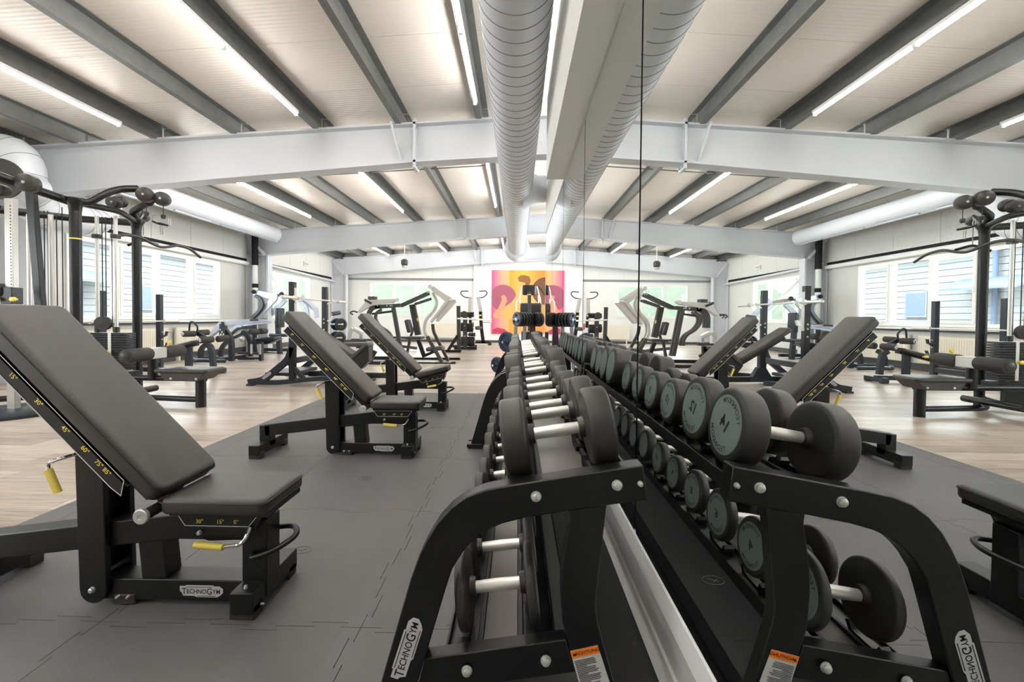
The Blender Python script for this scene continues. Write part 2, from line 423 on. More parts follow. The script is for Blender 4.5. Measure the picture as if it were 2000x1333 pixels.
# ---- left wall
wl = struct_root('wall_left', 'cream ribbed panel wall with a long band of windows')
WIN = [(Yv(-3.0), 4), (Yv(1.6), 4), (Yv(7.28), 4), (Yv(13.1), 3)]  # first two groups lie out of view, added to let in daylight
PW = 0.955 * K; WZ0, WZ1 = 1.0, 2.56
ws = [(a, a + n * PW) for a, n in WIN]
segs = []; cur = YB
for a, b in ws: segs.append((cur, a)); cur = b
segs.append((cur, Y3))
for a, b in segs: part('wall_panel', MB().bx(LX - 0.15, LX, a, b, 0.0, 2.72), 'wall_panel', wl)
for a, b in ws:
    part('parapet_panel', MB().bx(LX - 0.15, LX, a, b, 0, WZ0), 'wall_panel', wl)
    part('lintel_panel', MB().bx(LX - 0.15, LX, a, b, WZ1, 2.72), 'wall_panel', wl)
yy = YB
while yy < Y3:
    part('upper_panel', MB().bx(LX - 0.15, LX + 0.06, yy + 0.004, min(yy + 1.15, Y3) - 0.004, 2.80, 4.0), 'wall_panel', wl); yy += 1.15
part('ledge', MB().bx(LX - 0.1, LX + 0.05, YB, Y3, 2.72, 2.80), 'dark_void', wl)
part('wall_pipe', MB().cyl((LX + 0.09, YB, 2.66), (LX + 0.09, Y2 - 0.15, 2.66), 0.06, 16), 'white_paint', wl)
part('sill_rail', MB().bx(LX, LX + 0.12, YB, Y2 - 0.2, 0.93, 0.97), 'white_paint', wl)
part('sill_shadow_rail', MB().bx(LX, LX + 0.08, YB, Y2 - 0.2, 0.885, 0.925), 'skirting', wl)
struct('baseboard_left', MB().bx(LX, LX + 0.02, YB, Y3, 0, 0.16), 'skirting')
wn = 1
def window(n, a, npan, pw, z0, z1, axis, plane, inner):
    """row of framed panes; axis 'y' on the left wall, 'x' on the back wall"""
    w = struct_root('window_%d' % n)
    def B(u0, u1, d0, d1, za, zb):
        return MB().bx(plane + d0, plane + d1, u0, u1, za, zb) if axis == 'y' else MB().bx(u0, u1, plane + d0, plane + d1, za, zb)
    s = inner
    part('window_frame', B(a, a + npan * pw, -0.10 * s, 0.03 * s, z0 - 0.0, z0 + 0.07), 'white_paint', w)
    part('window_frame', B(a, a + npan * pw, -0.10 * s, 0.03 * s, z1 - 0.06, z1), 'white_paint', w)
    for k in range(npan + 1):
        c = a + k * pw; c = min(max(c, a + 0.035), a + npan * pw - 0.035)
        part('mullion', B(c - 0.035, c + 0.035, -0.10 * s, 0.035 * s, z0 + 0.07, z1 - 0.06), 'white_paint', w)
    for k in range(npan):
        u0, u1 = a + k * pw + 0.035, a + (k + 1) * pw - 0.035
        if k == npan - 1 or k == 1:
            for q in ((u0, u0 + 0.06, z0 + 0.07, z1 - 0.06), (u1 - 0.06, u1, z0 + 0.07, z1 - 0.06)):
                part('sash', B(q[0], q[1], -0.05 * s, 0.05 * s, q[2], q[3]), 'white_paint', w)
            for q in ((z0 + 0.07, z0 + 0.13), (z1 - 0.12, z1 - 0.06)):
                part('sash', B(u0 + 0.06, u1 - 0.06, -0.05 * s, 0.05 * s, *q), 'white_paint', w)
            part('window_handle', B(u0 + 0.02, u0 + 0.045, 0.05 * s, 0.085 * s, (z0 + z1) / 2 - 0.07, (z0 + z1) / 2 + 0.05), 'white_print', w)
        part('pane', B(u0, u1, -0.02 * s, -0.012 * s, z0 + 0.07, z1 - 0.06), 'glass', w)
    return w
for (a, n) in WIN:
    window(wn, a, n, PW, WZ0, WZ1, 'y', LX, 1.0); wn += 1
# ---- back wall
wb = struct_root('wall_back', 'white panelled gable wall with windows and a large print')
BWX0, BWN, BPW = P(722, 580, Y3).x, 3, 1.05; BZ0, BZ1 = 1.12, 2.62
bx1 = BWX0 + BWN * BPW
blk = P(925, 600, Y3).x
for a, b, z0, z1 in ((LX, BWX0, 0, 2.72), (BWX0, bx1, 0, BZ0), (BWX0, bx1, BZ1, 2.72), (bx1, blk, 0, 2.72)):
    part('wall_panel', MB().bx(a, b, Y3, Y3 + 0.15, z0, z1), 'wall_panel_back', wb)
x = LX
while x < blk:
    part('upper_panel', MB().bx(x + 0.004, min(x + 1.1, blk) - 0.004, Y3 - 0.05, Y3 + 0.15, 2.82, 4.3), 'wall_panel_back', wb); x += 1.1
part('ledge', MB().bx(LX, blk, Y3 - 0.02, Y3 + 0.15, 2.72, 2.82), 'seam_grey', wb)
part('plaster_block', MB().bx(blk, RX, Y3 - 0.12, Y3 + 0.15, 0, 4.35), 'wall_plain', wb)
struct('baseboard_back', MB().bx(LX, RX, Y3 - 0.14, Y3, 0, 0.1), 'skirting')
window(wn, BWX0, BWN, BPW, BZ0, BZ1, 'x', Y3, -1.0); wn += 1
fr0, frn = MEND + 0.6, 10  # unseen glazing added on the right to brighten the far bay
wr2 = struct_root('wall_far_right', 'unseen wall beyond the mirror with glazing added to brighten the far bay')
frw = 1.08; fr1 = fr0 + frn * frw
for a, b, z0, z1 in ((MEND - 0.2, fr0, 0, 4.4), (fr1, Y3 + 0.15, 0, 4.4), (fr0, fr1, 0, 0.9), (fr0, fr1, 2.9, 4.4)):
    part('wall_panel', MB().bx(RX, RX + 0.15, a, b, z0, z1), 'wall_plain', wr2)
window(wn, fr0, frn, frw, 0.9, 2.9, 'y', RX, -1.0); wn += 1  # added panes, out of sight, feeding extra daylight to the far end
struct('wall_side_return', MB().bx(MX + 0.2, RX, MEND - 0.02, MEND + 0.15, 0, 4.3), 'wall_plain')
struct('wall_behind', MB().bx(LX - 0.15, MX + 0.2, YB - 0.15, YB, 0, 4.4), 'wall_plain')
# ---- roof
ce = struct_root('ceiling', 'beige ribbed roof panels on grey steel purlins')
yy = YB
PZ = 0.20
while yy < Y3 + 0.1:
    b = min(yy + 1.03, Y3 + 0.15)
    poly = [(LX - 0.2, yy + 0.003, roof_z(LX - 0.2) + PZ), (0.9, yy + 0.003, roof_z(0.9) + PZ), (0.9, yy + 0.003, roof_z(0.9) + PZ + 0.06), (LX - 0.2, yy + 0.003, roof_z(LX - 0.2) + PZ + 0.06)]
    part('roof_panel', MB().prism(poly, (0, b - yy - 0.006, 0)), 'roof_deck', ce)
    poly = [(0.9, yy + 0.003, roof_z(0.9) + PZ), (RX + 0.1, yy + 0.003, roof_z(0.9) + PZ), (RX + 0.1, yy + 0.003, roof_z(0.9) + PZ + 0.06), (0.9, yy + 0.003, roof_z(0.9) + PZ + 0.06)]
    part('roof_panel', MB().prism(poly, (0, b - yy - 0.006, 0)), 'roof_deck', ce)
    yy += 1.03
part('roof_underlay', MB().prism([(LX - 0.3, YB, roof_z(LX) + PZ + 0.062), (0.9, YB, roof_z(0.9) + PZ + 0.075), (RX + .2, YB, roof_z(0.9) + PZ + 0.075), (RX + .2, YB, 4.6), (LX - 0.3, YB, 4.6)], (0, Y3 - YB + 0.2, 0)), 'dark_void', ce)
PUR = [-0.57, -1.78, -3.03, -4.28, -5.51, -6.73, -7.72]
bays = [(YB, Y1 - 0.02), (Y1 + 0.02, Y2 - 0.02), (Y2 + 0.02, Y3)]
for (a, b) in bays:
    for x in PUR:
        z = roof_z(x); s = 0.085; t = 0.006
        prof = [(x - s, z), (x, z), (x, z + PZ - t), (x + s, z + PZ - t), (x + s, z + PZ), (x - t, z + PZ), (x - t, z + t), (x - s + t, z + t), (x - s + t, z + 0.03), (x - s, z + 0.03)]
        part('purlin', MB().prism([(q[0], a, q[1] - 0.004) for q in prof], (0, b - a, 0)), 'galvanised', ce)
for (a, b) in bays[1:]:
    ym = a + (b - a) * 0.33
    for i in range(len(PUR) - 1):
        x0, x1 = PUR[i + 1] + 0.01, PUR[i] - 0.01
        part('tie_rod', MB().cyl((x0, ym, roof_z(x0) + 0.08), (x1, ym, roof_z(x1) + 0.08), 0.012, 8), 'galvanised', ce)
# rafters
def rafter(y):
    r = bpy.data.objects.new('rafter', None); COL.objects.link(r); r.parent = ce; r['label'] = 'white tapered steel roof beam'
    pts_t = [(-7.65, roof_z(-7.65)), (-1.58, roof_z(-1.58)), (0.9, roof_z(0.9)), (RX, roof_z(0.9))]
    pts_b = [(-7.65, 2.93), (-1.58, 3.46), (0.9, 3.61), (RX, 3.61)]
    xe = 0.64 if y < MEND else RX
    def clip(p):
        out = []
        for i, q in enumerate(p):
            if q[0] <= xe: out.append(q)
            else:
                a = p[i - 1]
                if a[0] < xe: t = (xe - a[0]) / (q[0] - a[0]); out.append((xe, a[1] + (q[1] - a[1]) * t))
        return out
    T, Bq = clip(pts_t), clip(pts_b)
    part('web', MB().prism([(x, y - 0.008, z) for x, z in T] + [(x, y - 0.008, z) for x, z in Bq[::-1]], (0, 0.016, 0)), 'beam_paint', r)
    for L in (T, Bq):
        part('flange', MB().bar([(x, y, z) for x, z in L], (0, 1, 0), 0.24, 0.03), 'beam_paint', r)
    part('end_plate', MB().bx(-1.60, -1.56, y - 0.12, y + 0.12, 3.36, roof_z(-1.58) + 0.08), 'beam_paint', r)
    part('knee_brace', MB().bar([(-1.80, y - 0.02, 3.5), (-1.92, y - 0.16, roof_z(-1.9) + 0.02)], (1, 0, 0), 0.03, 0.05), 'beam_paint', r)
    for dz in (3.41, 3.98):
        for dy in (-0.07, 0.07):
            part('bolt', MB().cyl((-1.555, y + dy, dz), (-1.535, y + dy, dz), 0.016, 6), 'bolt_steel', r)
for y in (Y1, Y2): rafter(y)
rb = rafter(Y3 - 0.3)
for i, y in enumerate((Y1, Y2, Y3 - 0.3)):
    c = bpy.data.objects.new('column', None); COL.objects.link(c); c.parent = wl; c['label'] = 'white steel portal column'
    part('column_web', MB().bx(LX + 0.06, -7.53, y - 0.01, y + 0.01, 0, 3.62), 'beam_paint', c)
    part('column_flange', MB().bx(-7.55, -7.50, y - 0.12, y + 0.12, 0, 2.96), 'beam_paint', c)
    part('column_flange', MB().bx(LX + 0.02, LX + 0.06, y - 0.12, y + 0.12, 0, 3.6), 'beam_paint', c)
    part('stiffener', MB().bx(LX + 0.06, -7.53, y - 0.11, y + 0.11, 2.90, 2.93), 'beam_paint', c)
    part('diagonal_brace', MB().bar([(LX + 0.1, y - 0.18, 3.5), (-7.6, y - 0.15, 2.95)], (0, 1, 0), 0.05, 0.06), 'beam_paint', c)
# wall bracing in last bay
part('diagonal_brace', MB().cyl((LX + 0.15, Y2 + 0.2, 2.85), (LX + 0.15, Y2 + 3.4, 0.9), 0.06, 12), 'white_paint', wl)
part('diagonal_brace', MB().cyl((LX + 0.15, Y2 + 0.2, 2.75), (LX + 0.15, Y3 - 0.2, 2.62), 0.04, 12), 'beam_paint', wl)
# ---- ceiling tube lights
def tube_lamp(x, y0, n, lab):
    z = roof_z(x) - 0.05
    t = thing('ceiling_light', lab, 'ceiling light', (x, y0, z), 'tube lights under the purlins')
    L = 1.46
    part('batten', MB().bx(x - 0.05, x - 0.005, y0, y0 + n * L, z + 0.006, z + 0.044), 'white_paint', t)
    for k in range(n):
        a = y0 + k * L
        part('tube', MB().tube([(x - 0.035, a + 0.03, z - 0.012), (x - 0.035, a + L - 0.03, z - 0.012)], 0.016, 10), 'tube_light', t)
        for e in (a + 0.012, a + L - 0.012):
            part('lamp_holder', MB().bx(x - 0.055, x - 0.015, e - 0.01, e + 0.01, z - 0.034, z + 0.01), 'white_print', t)
lampdef = [(-0.57, 'first'), (-3.03, 'second'), (-5.51, 'third')]
pos = {-0.57: 'nearest the big duct', -3.03: 'midway between duct and windows', -5.51: 'closest to the window wall'}
for x, _ in lampdef:
    e = Yv(5.64)
    tube_lamp(x, e - 1.46 * 6, 6, 'row of fluorescent tubes in the near bay, ' + pos[x])  # rearmost tubes, behind the camera, are added to light the near end
    tube_lamp(x, Yv(6.65), 3, 'row of fluorescent tubes in the middle bay, ' + pos[x])
    tube_lamp(x, Yv(13.3), 3, 'row of fluorescent tubes in the far bay, ' + pos[x])
# ---- ducts
DX, DZ, DR = -0.03, 1.116 + 2.10, 0.247
dt = thing('ventilation_duct', 'big white spiral duct running along above the mirror wall', 'duct', (DX, YB, DZ))
dend = Yv(12.6)
part('duct_tube', MB().tube([(DX, YB, DZ), (DX, dend, DZ)], DR, 40), 'duct_white', dt)
yy = YB + 0.1; seam = MB()
i = 0
sm = None
while yy < dend - 0.1:
    if sm is None:
        sm = part('spiral_seam', MB().tube([Vector((DX + (DR + 0.001) * math.cos(a * math.pi / 20), yy + 0.03 * (a / 40), DZ + (DR + 0.001) * math.sin(a * math.pi / 20))) for a in range(41)], 0.0032, 5), 'seam_grey', dt)
        base_y = yy
    else:
        link_copy(sm, dt, (0, yy - base_y, 0))
    yy += 0.135
part('duct_collar', MB().lathe((DX, dend - 0.35, DZ), (0, 1, 0), [(0, DR), (0.0, 0.33), (0.12, 0.375), (0.5, 0.375), (0.62, 0.34), (0.62, 0.0)], 40), 'duct_white', dt)
by = Yv(6.75)
part('branch_saddle', MB().lathe((DX + 0.1, by, DZ), (1, 0, 0), [(0.0, 0.33), (0.18, 0.24), (0.24, 0.215), (0.36, 0.215)], 32), 'duct_white', dt)
part('branch_duct', MB().cyl((DX + 0.4, by, DZ), (RX, by, DZ), 0.2, 32), 'duct_white', dt)
for yy in (2.0, 4.8, 9.0):
    part('hanger', MB().cyl((DX, yy, DZ + DR), (DX, yy, roof_z(DX) + 0.18), 0.006, 8), 'galvanised', dt)
# side duct
sx, sz, sr = -7.1, 3.46, 0.215
d2 = thing('side_duct', 'white round duct hung high along the window wall', 'duct', (sx, Y1, sz))
part('duct_tube', MB().tube([(sx, Y1 + 0.2, sz), (sx, Yv(11.75), sz)], sr, 32), 'duct_white', d2)
part('end_cap', MB().lathe((sx, Yv(11.75), sz), (0, 1, 0), [(0, sr), (0.02, sr + 0.01), (0.08, sr + 0.01), (0.13, sr - 0.05), (0.14, 0)], 32), 'duct_white', d2)
for k in range(4):
    a = Y1 + 0.7 + k * 1.35
    part('slot_outlet', MB().box((sx + 0.08, a + 0.5, sz - sr - 0.005), (0.05, 1.0, 0.02)), 'silver_blue', d2)
ey_ = Yv(5.75)
el = thing('duct_elbow', 'white segmented duct elbow in front of the near roof beam', 'duct', (-7.05, ey_, 2.3))
path_ = smooth([(LX + 0.05, ey_, 3.42), (-7.05, ey_, 3.42), (-7.05, ey_, 2.62), (-7.06, Yv(6.75), 2.62), (-7.08, Yv(6.95), 3.1)], 0.42, 6)
part('duct_bend', MB().tube(path_, 0.235, 28), 'duct_white', el)
for k in range(3, len(path_) - 2, 2):
    d_ = (path_[k + 1] - path_[k - 1]).normalized()
    part('segment_seam', MB().tube([path_[k] - d_ * 0.004, path_[k] + d_ * 0.004], 0.2385, 28), 'seam_grey', el)
q_ = P(2, 350, Yv(5.2))
part('vent_disc', MB().lathe(q_, (0.25, -1, 0), [(0, 0.26), (0.03, 0.26), (0.04, 0.22), (0.04, 0)], 32), 'graphite', el)
part('vent_stub', MB().cyl(q_, q_ + Vector((-0.12, 0.5, 0)), 0.2, 24), 'duct_white', el)
# pipes by the far column
t = thing('downpipe', 'white downpipe with black sleeve beside the far column', 'pipe', (-7.85, Y2 - 0.16, 0))
part('pipe', MB().cyl((-7.85, Y2 - 0.18, 0), (-7.85, Y2 - 0.18, 2.62), 0.075, 18), 'white_paint', t)
part('sleeve', MB().tube([(-7.85, Y2 - 0.18, 2.6 + 0.08 * k) for k in range(12)], [0.085 + 0.008 * (k % 2) for k in range(12)], 16), 'dark_void', t)
part('clamp', MB().cyl((-7.85, Y2 - 0.18, 1.93), (-7.85, Y2 - 0.18, 2.05), 0.083, 18), 'dark_void', t)
# radiators
def radiator(loc, length, h, axis, lab):
    t = thing('radiator', lab, 'radiator', loc)
    x, y, z = loc
    n = int(length / 0.05)
    if axis == 'y':
        part('panel', MB().bx(x, x + 0.05, y, y + length, z + 0.02, z + h), 'radiator', t, 0.004)
        rib = MB()
        for k in range(n): rib.bx(x + 0.05, x + 0.057, y + 0.012 + k * 0.05, y + 0.036 + k * 0.05, z + 0.05, z + h - 0.04)
        o = part('ribs', rib, 'radiator', t); o['kind'] = 'stuff'
        part('top_grille', MB().bx(x - 0.02, x + 0.06, y, y + length, z + h, z + h + 0.012), 'radiator', t)
        part('foot', MB().bx(x - 0.05, x + 0.03, y + 0.1, y + 0.14, 0, z + 0.05), 'radiator', t)
        part('valve', MB().cyl((x + 0.03, y + length, z + h - 0.08), (x + 0.03, y + length + 0.09, z + h - 0.08), 0.022), 'silver_paint', t)
    else:
        part('panel', MB().bx(x, x + length, y - 0.05, y, z + 0.02, z + h), 'radiator', t, 0.004)
        rib = MB()
        for k in range(n): rib.bx(x + 0.012 + k * 0.05, x + 0.036 + k * 0.05, y - 0.057, y - 0.05, z + 0.05, z + h - 0.04)
        o = part('ribs', rib, 'radiator', t); o['kind'] = 'stuff'
        part('foot', MB().bx(x + 0.1, x + 0.14, y - 0.03, y + 0.05, 0, z + 0.05), 'radiator', t)
        part('valve', MB().cyl((x + length, y - 0.03, z + h - 0.08), (x + length + 0.09, y - 0.03, z + h - 0.08), 0.022), 'silver_paint', t)
radiator((LX + 0.07, Yv(7.3), 0.17), 2.1, 0.62, 'y', 'long cream ribbed radiator under the side windows, nearer half')
radiator((LX + 0.07, Yv(9.55), 0.17), 1.75, 0.62, 'y', 'cream ribbed radiator under the side windows beside the column')
radiator((P(835, 640, Y3).x, Y3 - 0.2, 0.17), 1.35, 0.66, 'x', 'white ribbed radiator under the gable window')
# ---- hanging lamp
hl = P(790, 512, Yv(15.5))
t = thing('pendant_sensor', 'small grey pendant hanging before the gable wall', 'pendant', hl)
part('rod', MB().cyl((hl.x, hl.y, hl.z + 0.1), (hl.x, hl.y, roof_z(hl.x)), 0.012, 8), 'white_paint', t)
part('housing', MB().lathe((hl.x, hl.y, hl.z - 0.14), (0, 0, 1), [(0, 0.09), (0.05, 0.13), (0.2, 0.13), (0.25, 0.06)], 20), 'graphite', t)
part('cage', MB().lathe((hl.x, hl.y, hl.z - 0.22), (0, 0, 1), [(0, 0.08), (0.02, 0.1), (0.08, 0.1)], 16), 'silver_paint', t)
eb = P(608, 508, Yv(15.5))
t = thing('emergency_sign', 'small white emergency lamp high on the side wall', 'sign', (LX + 0.1, Yv(15.6), 3.05))
part('housing', MB().bx(LX + 0.06, LX + 0.12, Yv(15.4), Yv(15.7), 3.0, 3.16), 'white_print', t)
part('panel', MB().bx(LX + 0.12, LX + 0.124, Yv(15.42), Yv(15.68), 3.03, 3.13), 'silver_paint', t)
# ---- wall print
def print_mat():
    m = bpy.data.materials.new('print_backdrop'); m.use_nodes = True; nt = m.node_tree; b = nt.nodes['Principled BSDF']
    tc = nt.nodes.new('ShaderNodeTexCoord'); sp = nt.nodes.new('ShaderNodeSeparateXYZ'); nt.links.new(tc.outputs['Generated'], sp.inputs[0])
    cr = nt.nodes.new('ShaderNodeValToRGB'); e = cr.color_ramp.elements
    e[0].position = 0.0; e[0].color = (*srgb('e2508f'), 1); e[1].position = 1.0; e[1].color = (*srgb('e8803c'), 1)
    for p, c in ((0.16, 'f4a48c'), (0.27, 'f3b070'), (0.29, 'e99a3c'), (0.5, 'f2b64a'), (0.75, 'e08a3a')):
        q = e.new(p); q.color = (*srgb(c), 1)
    nt.links.new(sp.outputs[0], cr.inputs[0]); nt.links.new(cr.outputs[0], b.inputs['Base Color']); b.inputs['Roughness'].default_value = 0.5
    MATS['print_backdrop'] = m
print_mat()
for n_, c_ in (('print_ball', 'a4566c'), ('print_ball_dark', '6e4426'), ('print_skin', 'f0ab62'), ('print_arm', 'f29a78'), ('print_hair', '8a5a24'), ('print_red', 'c03a52'), ('print_shade', 'd98450')):
    mat(n_, c_, 0.55, var=0.12, vscale=3)
yp = Y3 - 0.17
A0 = P(961, 528, yp); A1 = P(1062, 653, yp)
ax0, az1, az0 = A0.x, A0.z, A1.z; aw = 2.75
t = thing('wall_print', 'large pink and orange print of a figure holding exercise balls', 'wall art', (ax0, yp, az0))
def U(u, v, d=0.0): return Vector((ax0 + u, yp - d, az1 - v))
sc_ = (az1 - az0) / 124.0                       # metres per target pixel on the print
def upx(px, py): return ((px - 961) * sc_, (py - 528) * sc_)
part('canvas', MB().bx(ax0, ax0 + aw, yp, yp + 0.05, az0, az1), 'print_backdrop', t)
def pflat(name, pts, m, d):
    part(name, MB().prism([U(*upx(*q), d) for q in pts], (0, 0.0015, 0)), m, t)
def disc_pts(cx, cy, r, n=32, a0=0, a1=360): return [(cx + r * math.cos(math.radians(a0 + (a1 - a0) * k / n)), cy + r * math.sin(math.radians(a0 + (a1 - a0) * k / n))) for k in range(n + (0 if a1 - a0 == 360 else 1))]
lx0 = 961.3
ball = [(max(lx0, x), y) for x, y in disc_pts(983, 582, 26)]
pflat('printed_ball', ball, 'print_ball', 0.002)
pflat('printed_ball', [(x, y) for x, y in disc_pts(1066, 568, 27)], 'print_ball_dark', 0.002)
pflat('printed_figure', [(1010, 575), (1022, 568), (1035, 572), (1045, 585), (1050, 620), (1046, 652), (1006, 652), (1004, 625), (990, 620), (967, 621), (963, 615), (980, 604), (1000, 590)], 'print_skin', 0.0035)
pflat('printed_arm', [(966, 612), (975, 600), (981, 585), (979, 579), (984, 576), (989, 580), (991, 588), (986, 600), (978, 613), (985, 618), (970, 620)], 'print_arm', 0.005)
pflat('printed_face', [(1010, 556), (1007, 560), (1010, 565), (1013, 573), (1020, 574), (1030, 568), (1030, 552), (1022, 548), (1014, 550)], 'print_skin', 0.005)
pflat('printed_hair', [(1014, 550), (1011, 543), (1016, 538), (1024, 537), (1034, 540), (1037, 548), (1034, 556), (1029, 560), (1025, 552)], 'print_hair', 0.0065)
pflat('printed_shadow', [(1012, 604), (1030, 600), (1044, 610), (1040, 616), (1024, 608)], 'print_shade', 0.005)
pflat('printed_shorts', [(963, 645), (972, 640), (986, 643), (996, 650), (996, 652), (962, 652)], 'print_red', 0.0035)
# ---- outdoors seen through the windows
gr = struct('ground_outside', MB().bx(-60, LX - 0.4, -20, 70, -0.4, -0.3), 'ext_ground')
gb = struct('ground_behind', MB().bx(-30, 30, Y3 + 0.5, 70, -0.4, -0.3), 'ext_ground')
t = thing('neighbour_building', 'pale weatherboarded building across the yard outside the side windows', 'building', (-19, 14, -0.3))
part('wall', MB().bx(-22, -19.1, 4, 31, -0.3, 4.6), 'ext_white', t)
bmh = mesh_of('board', MB().bx(0, 0.06, 0, 27, 0, 0.26), 'ext_white')
for k in range(15):
    o = bpy.data.objects.new('board', bmh); COL.objects.link(o); o.parent = t; o.location = (-0.1, -10, 0.35 + k * 0.29)
part('roof', MB().prism([(-18.4, 3.5, 4.5), (-18.4, 3.5, 4.75), (-24, 3.5, 6.3), (-24, 3.5, 4.5)], (0, 28, 0)), 'ext_grey', t)
part('gutter', MB().cyl((-18.35, 3.5, 4.5), (-18.35, 31.5, 4.5), 0.1, 10), 'ext_blue', t)
for yy in (11.5, 18, 27): part('drainpipe', MB().cyl((-18.85, yy, -0.3), (-18.85, yy, 4.5), 0.09, 10), 'ext_blue', t)
for yy in (9, 14.5, 21):
    w_ = part('window', MB().bx(-19.02, -18.93, yy, yy + 1.2, 1.3, 2.6), 'ext_grey', t)
    part('pane', MB().bx(-18.93, -18.92, yy + 0.1, yy + 1.1, 1.4, 2.5), 'ext_blue', w_)
part('awning', MB().prism([(-18.9, 15.8, 2.9), (-17.2, 15.8, 2.4), (-17.2, 15.8, 2.5), (-18.9, 15.8, 3.0)], (0, 3.5, 0)), 'ext_blue', t)
hb = MB()
N = 26
for i in range(N + 1):
    for j in range(5):
        yy = -20 + 90 * i / N
        hb.v.append(Vector((-34 - j * 6, yy, -0.5 + j * 2.6 + random.uniform(-0.5, 0.9) * (1 if j else 0))))
for i in range(N):
    for j in range(4): hb.f.append((i * 5 + j, i * 5 + j + 1, i * 5 + j + 6, i * 5 + j + 5))
o = part('wooded_hillside', hb, 'ext_green'); tag(o, 'grey green wooded slope beyond the yard', 'hillside', kind='stuff')
hb = MB()
for i in range(17):
    for j in range(4):
        hb.v.append(Vector((-24 + 48 * i / 16, 34 + j * 6, -0.5 + j * 3.2 + random.uniform(-0.6, 1.1) * (1 if j else 0))))
for i in range(16):
    for j in range(3): hb.f.append((i * 4 + j, i * 4 + j + 1, i * 4 + j + 5, i * 4 + j + 4))
o = part('wooded_bank', hb, 'ext_green'); tag(o, 'grey green bank seen through the gable windows', 'hillside', kind='stuff')
# light portals in the window openings
def portal(loc, rot, sx, sy):
    l = bpy.data.lights.new('portal', 'AREA'); l.shape = 'RECTANGLE'; l.size = sx; l.size_y = sy; l.cycles.is_portal = True
    o = bpy.data.objects.new('window_portal', l); COL.objects.link(o); o.location = loc; o.rotation_euler = rot
for a, b in ws: portal((LX - 0.18, (a + b) / 2, (WZ0 + WZ1) / 2), (0, -math.pi / 2, 0), WZ1 - WZ0, b - a)
portal((RX + 0.2, (fr0 + fr1) / 2, 1.9), (0, math.pi / 2, 0), 2.0, fr1 - fr0)
portal(((BWX0 + bx1) / 2, Y3 + 0.2, (BZ0 + BZ1) / 2), (-math.pi / 2, 0, 0), bx1 - BWX0, BZ1 - BZ0)
# ================================================================== DUMBBELL RACKS
YF = Yv(1.071)                                   # front face of the nearest end frame
TH = math.radians(9)
def logo(o, ex, ey, nrm, w, parent, dark='black_metal'):
    """grey badge with dark lettering; o = centre, ex = reading direction, ey = up"""
    o = Vector(o); ex = Vector(ex).normalized(); ey = Vector(ey).normalized(); nrm = Vector(nrm).normalized()
    h = w * 0.27
    pts = [(-.5, .42), (-.36, .42), (-.36, .5), (.28, .5), (.28, .42), (.42, .42), (.47, .28), (.5, .2), (.5, -.12), (.44, -.34), (.36, -.5), (-.12, -.5), (-.16, -.4), (-.42, -.4), (-.46, -.1), (-.5, .0)]
    b = part('logo_plate', MB().prism([o + ex * a * w + ey * c * h for a, c in pts], nrm * 0.0015), 'logo_grey', parent)
    tx = MB(); z = o + nrm * 0.0021
    segs_ = [('T', .205), ('ECHNO', .15), ('G', .205), ('YM', .15)]; cur = 0.0; lay = []
    for s_, sz in segs_:
        xs_ = [v.x for v in text_mesh(s_)[0]]; wd = (max(xs_) - min(xs_)) * sz; lay.append((s_, sz, cur + wd / 2 - (max(xs_) + min(xs_)) / 2 * sz)); cur += wd + 0.014
    fit = 0.90 / cur
    for s_, sz, c_ in lay:
        add_text(tx, s_, z + ex * w * (c_ - cur / 2) * fit - ey * h * 0.03, ex, ey, w * sz, fit)
    for a0, a1, v in ((-.34, .26, .37), (-.1, .34, -.40)):
        p0 = z + ex * a0 * w + ey * v * h; p1 = z + ex * a1 * w + ey * v * h
        tx.prism([p0 - ey * h * .022, p1 - ey * h * .022, p1 + ey * h * .022, p0 + ey * h * .022], nrm * 0.0003)
    part('logo_text', tx, 'plate_black', b)

def bolt_at(p, nrm, r, parent, name='bolt', m='bolt_steel'):
    p = Vector(p); nrm = Vector(nrm).normalized()
    mb = MB().lathe(p, nrm, [(0, r * 1.15), (0.003, r * 1.15), (0.003, r * .98), (0.010, r * .92), (0.013, r * .55), (0.013, 0)], 12)
    return part(name, mb, m, parent)

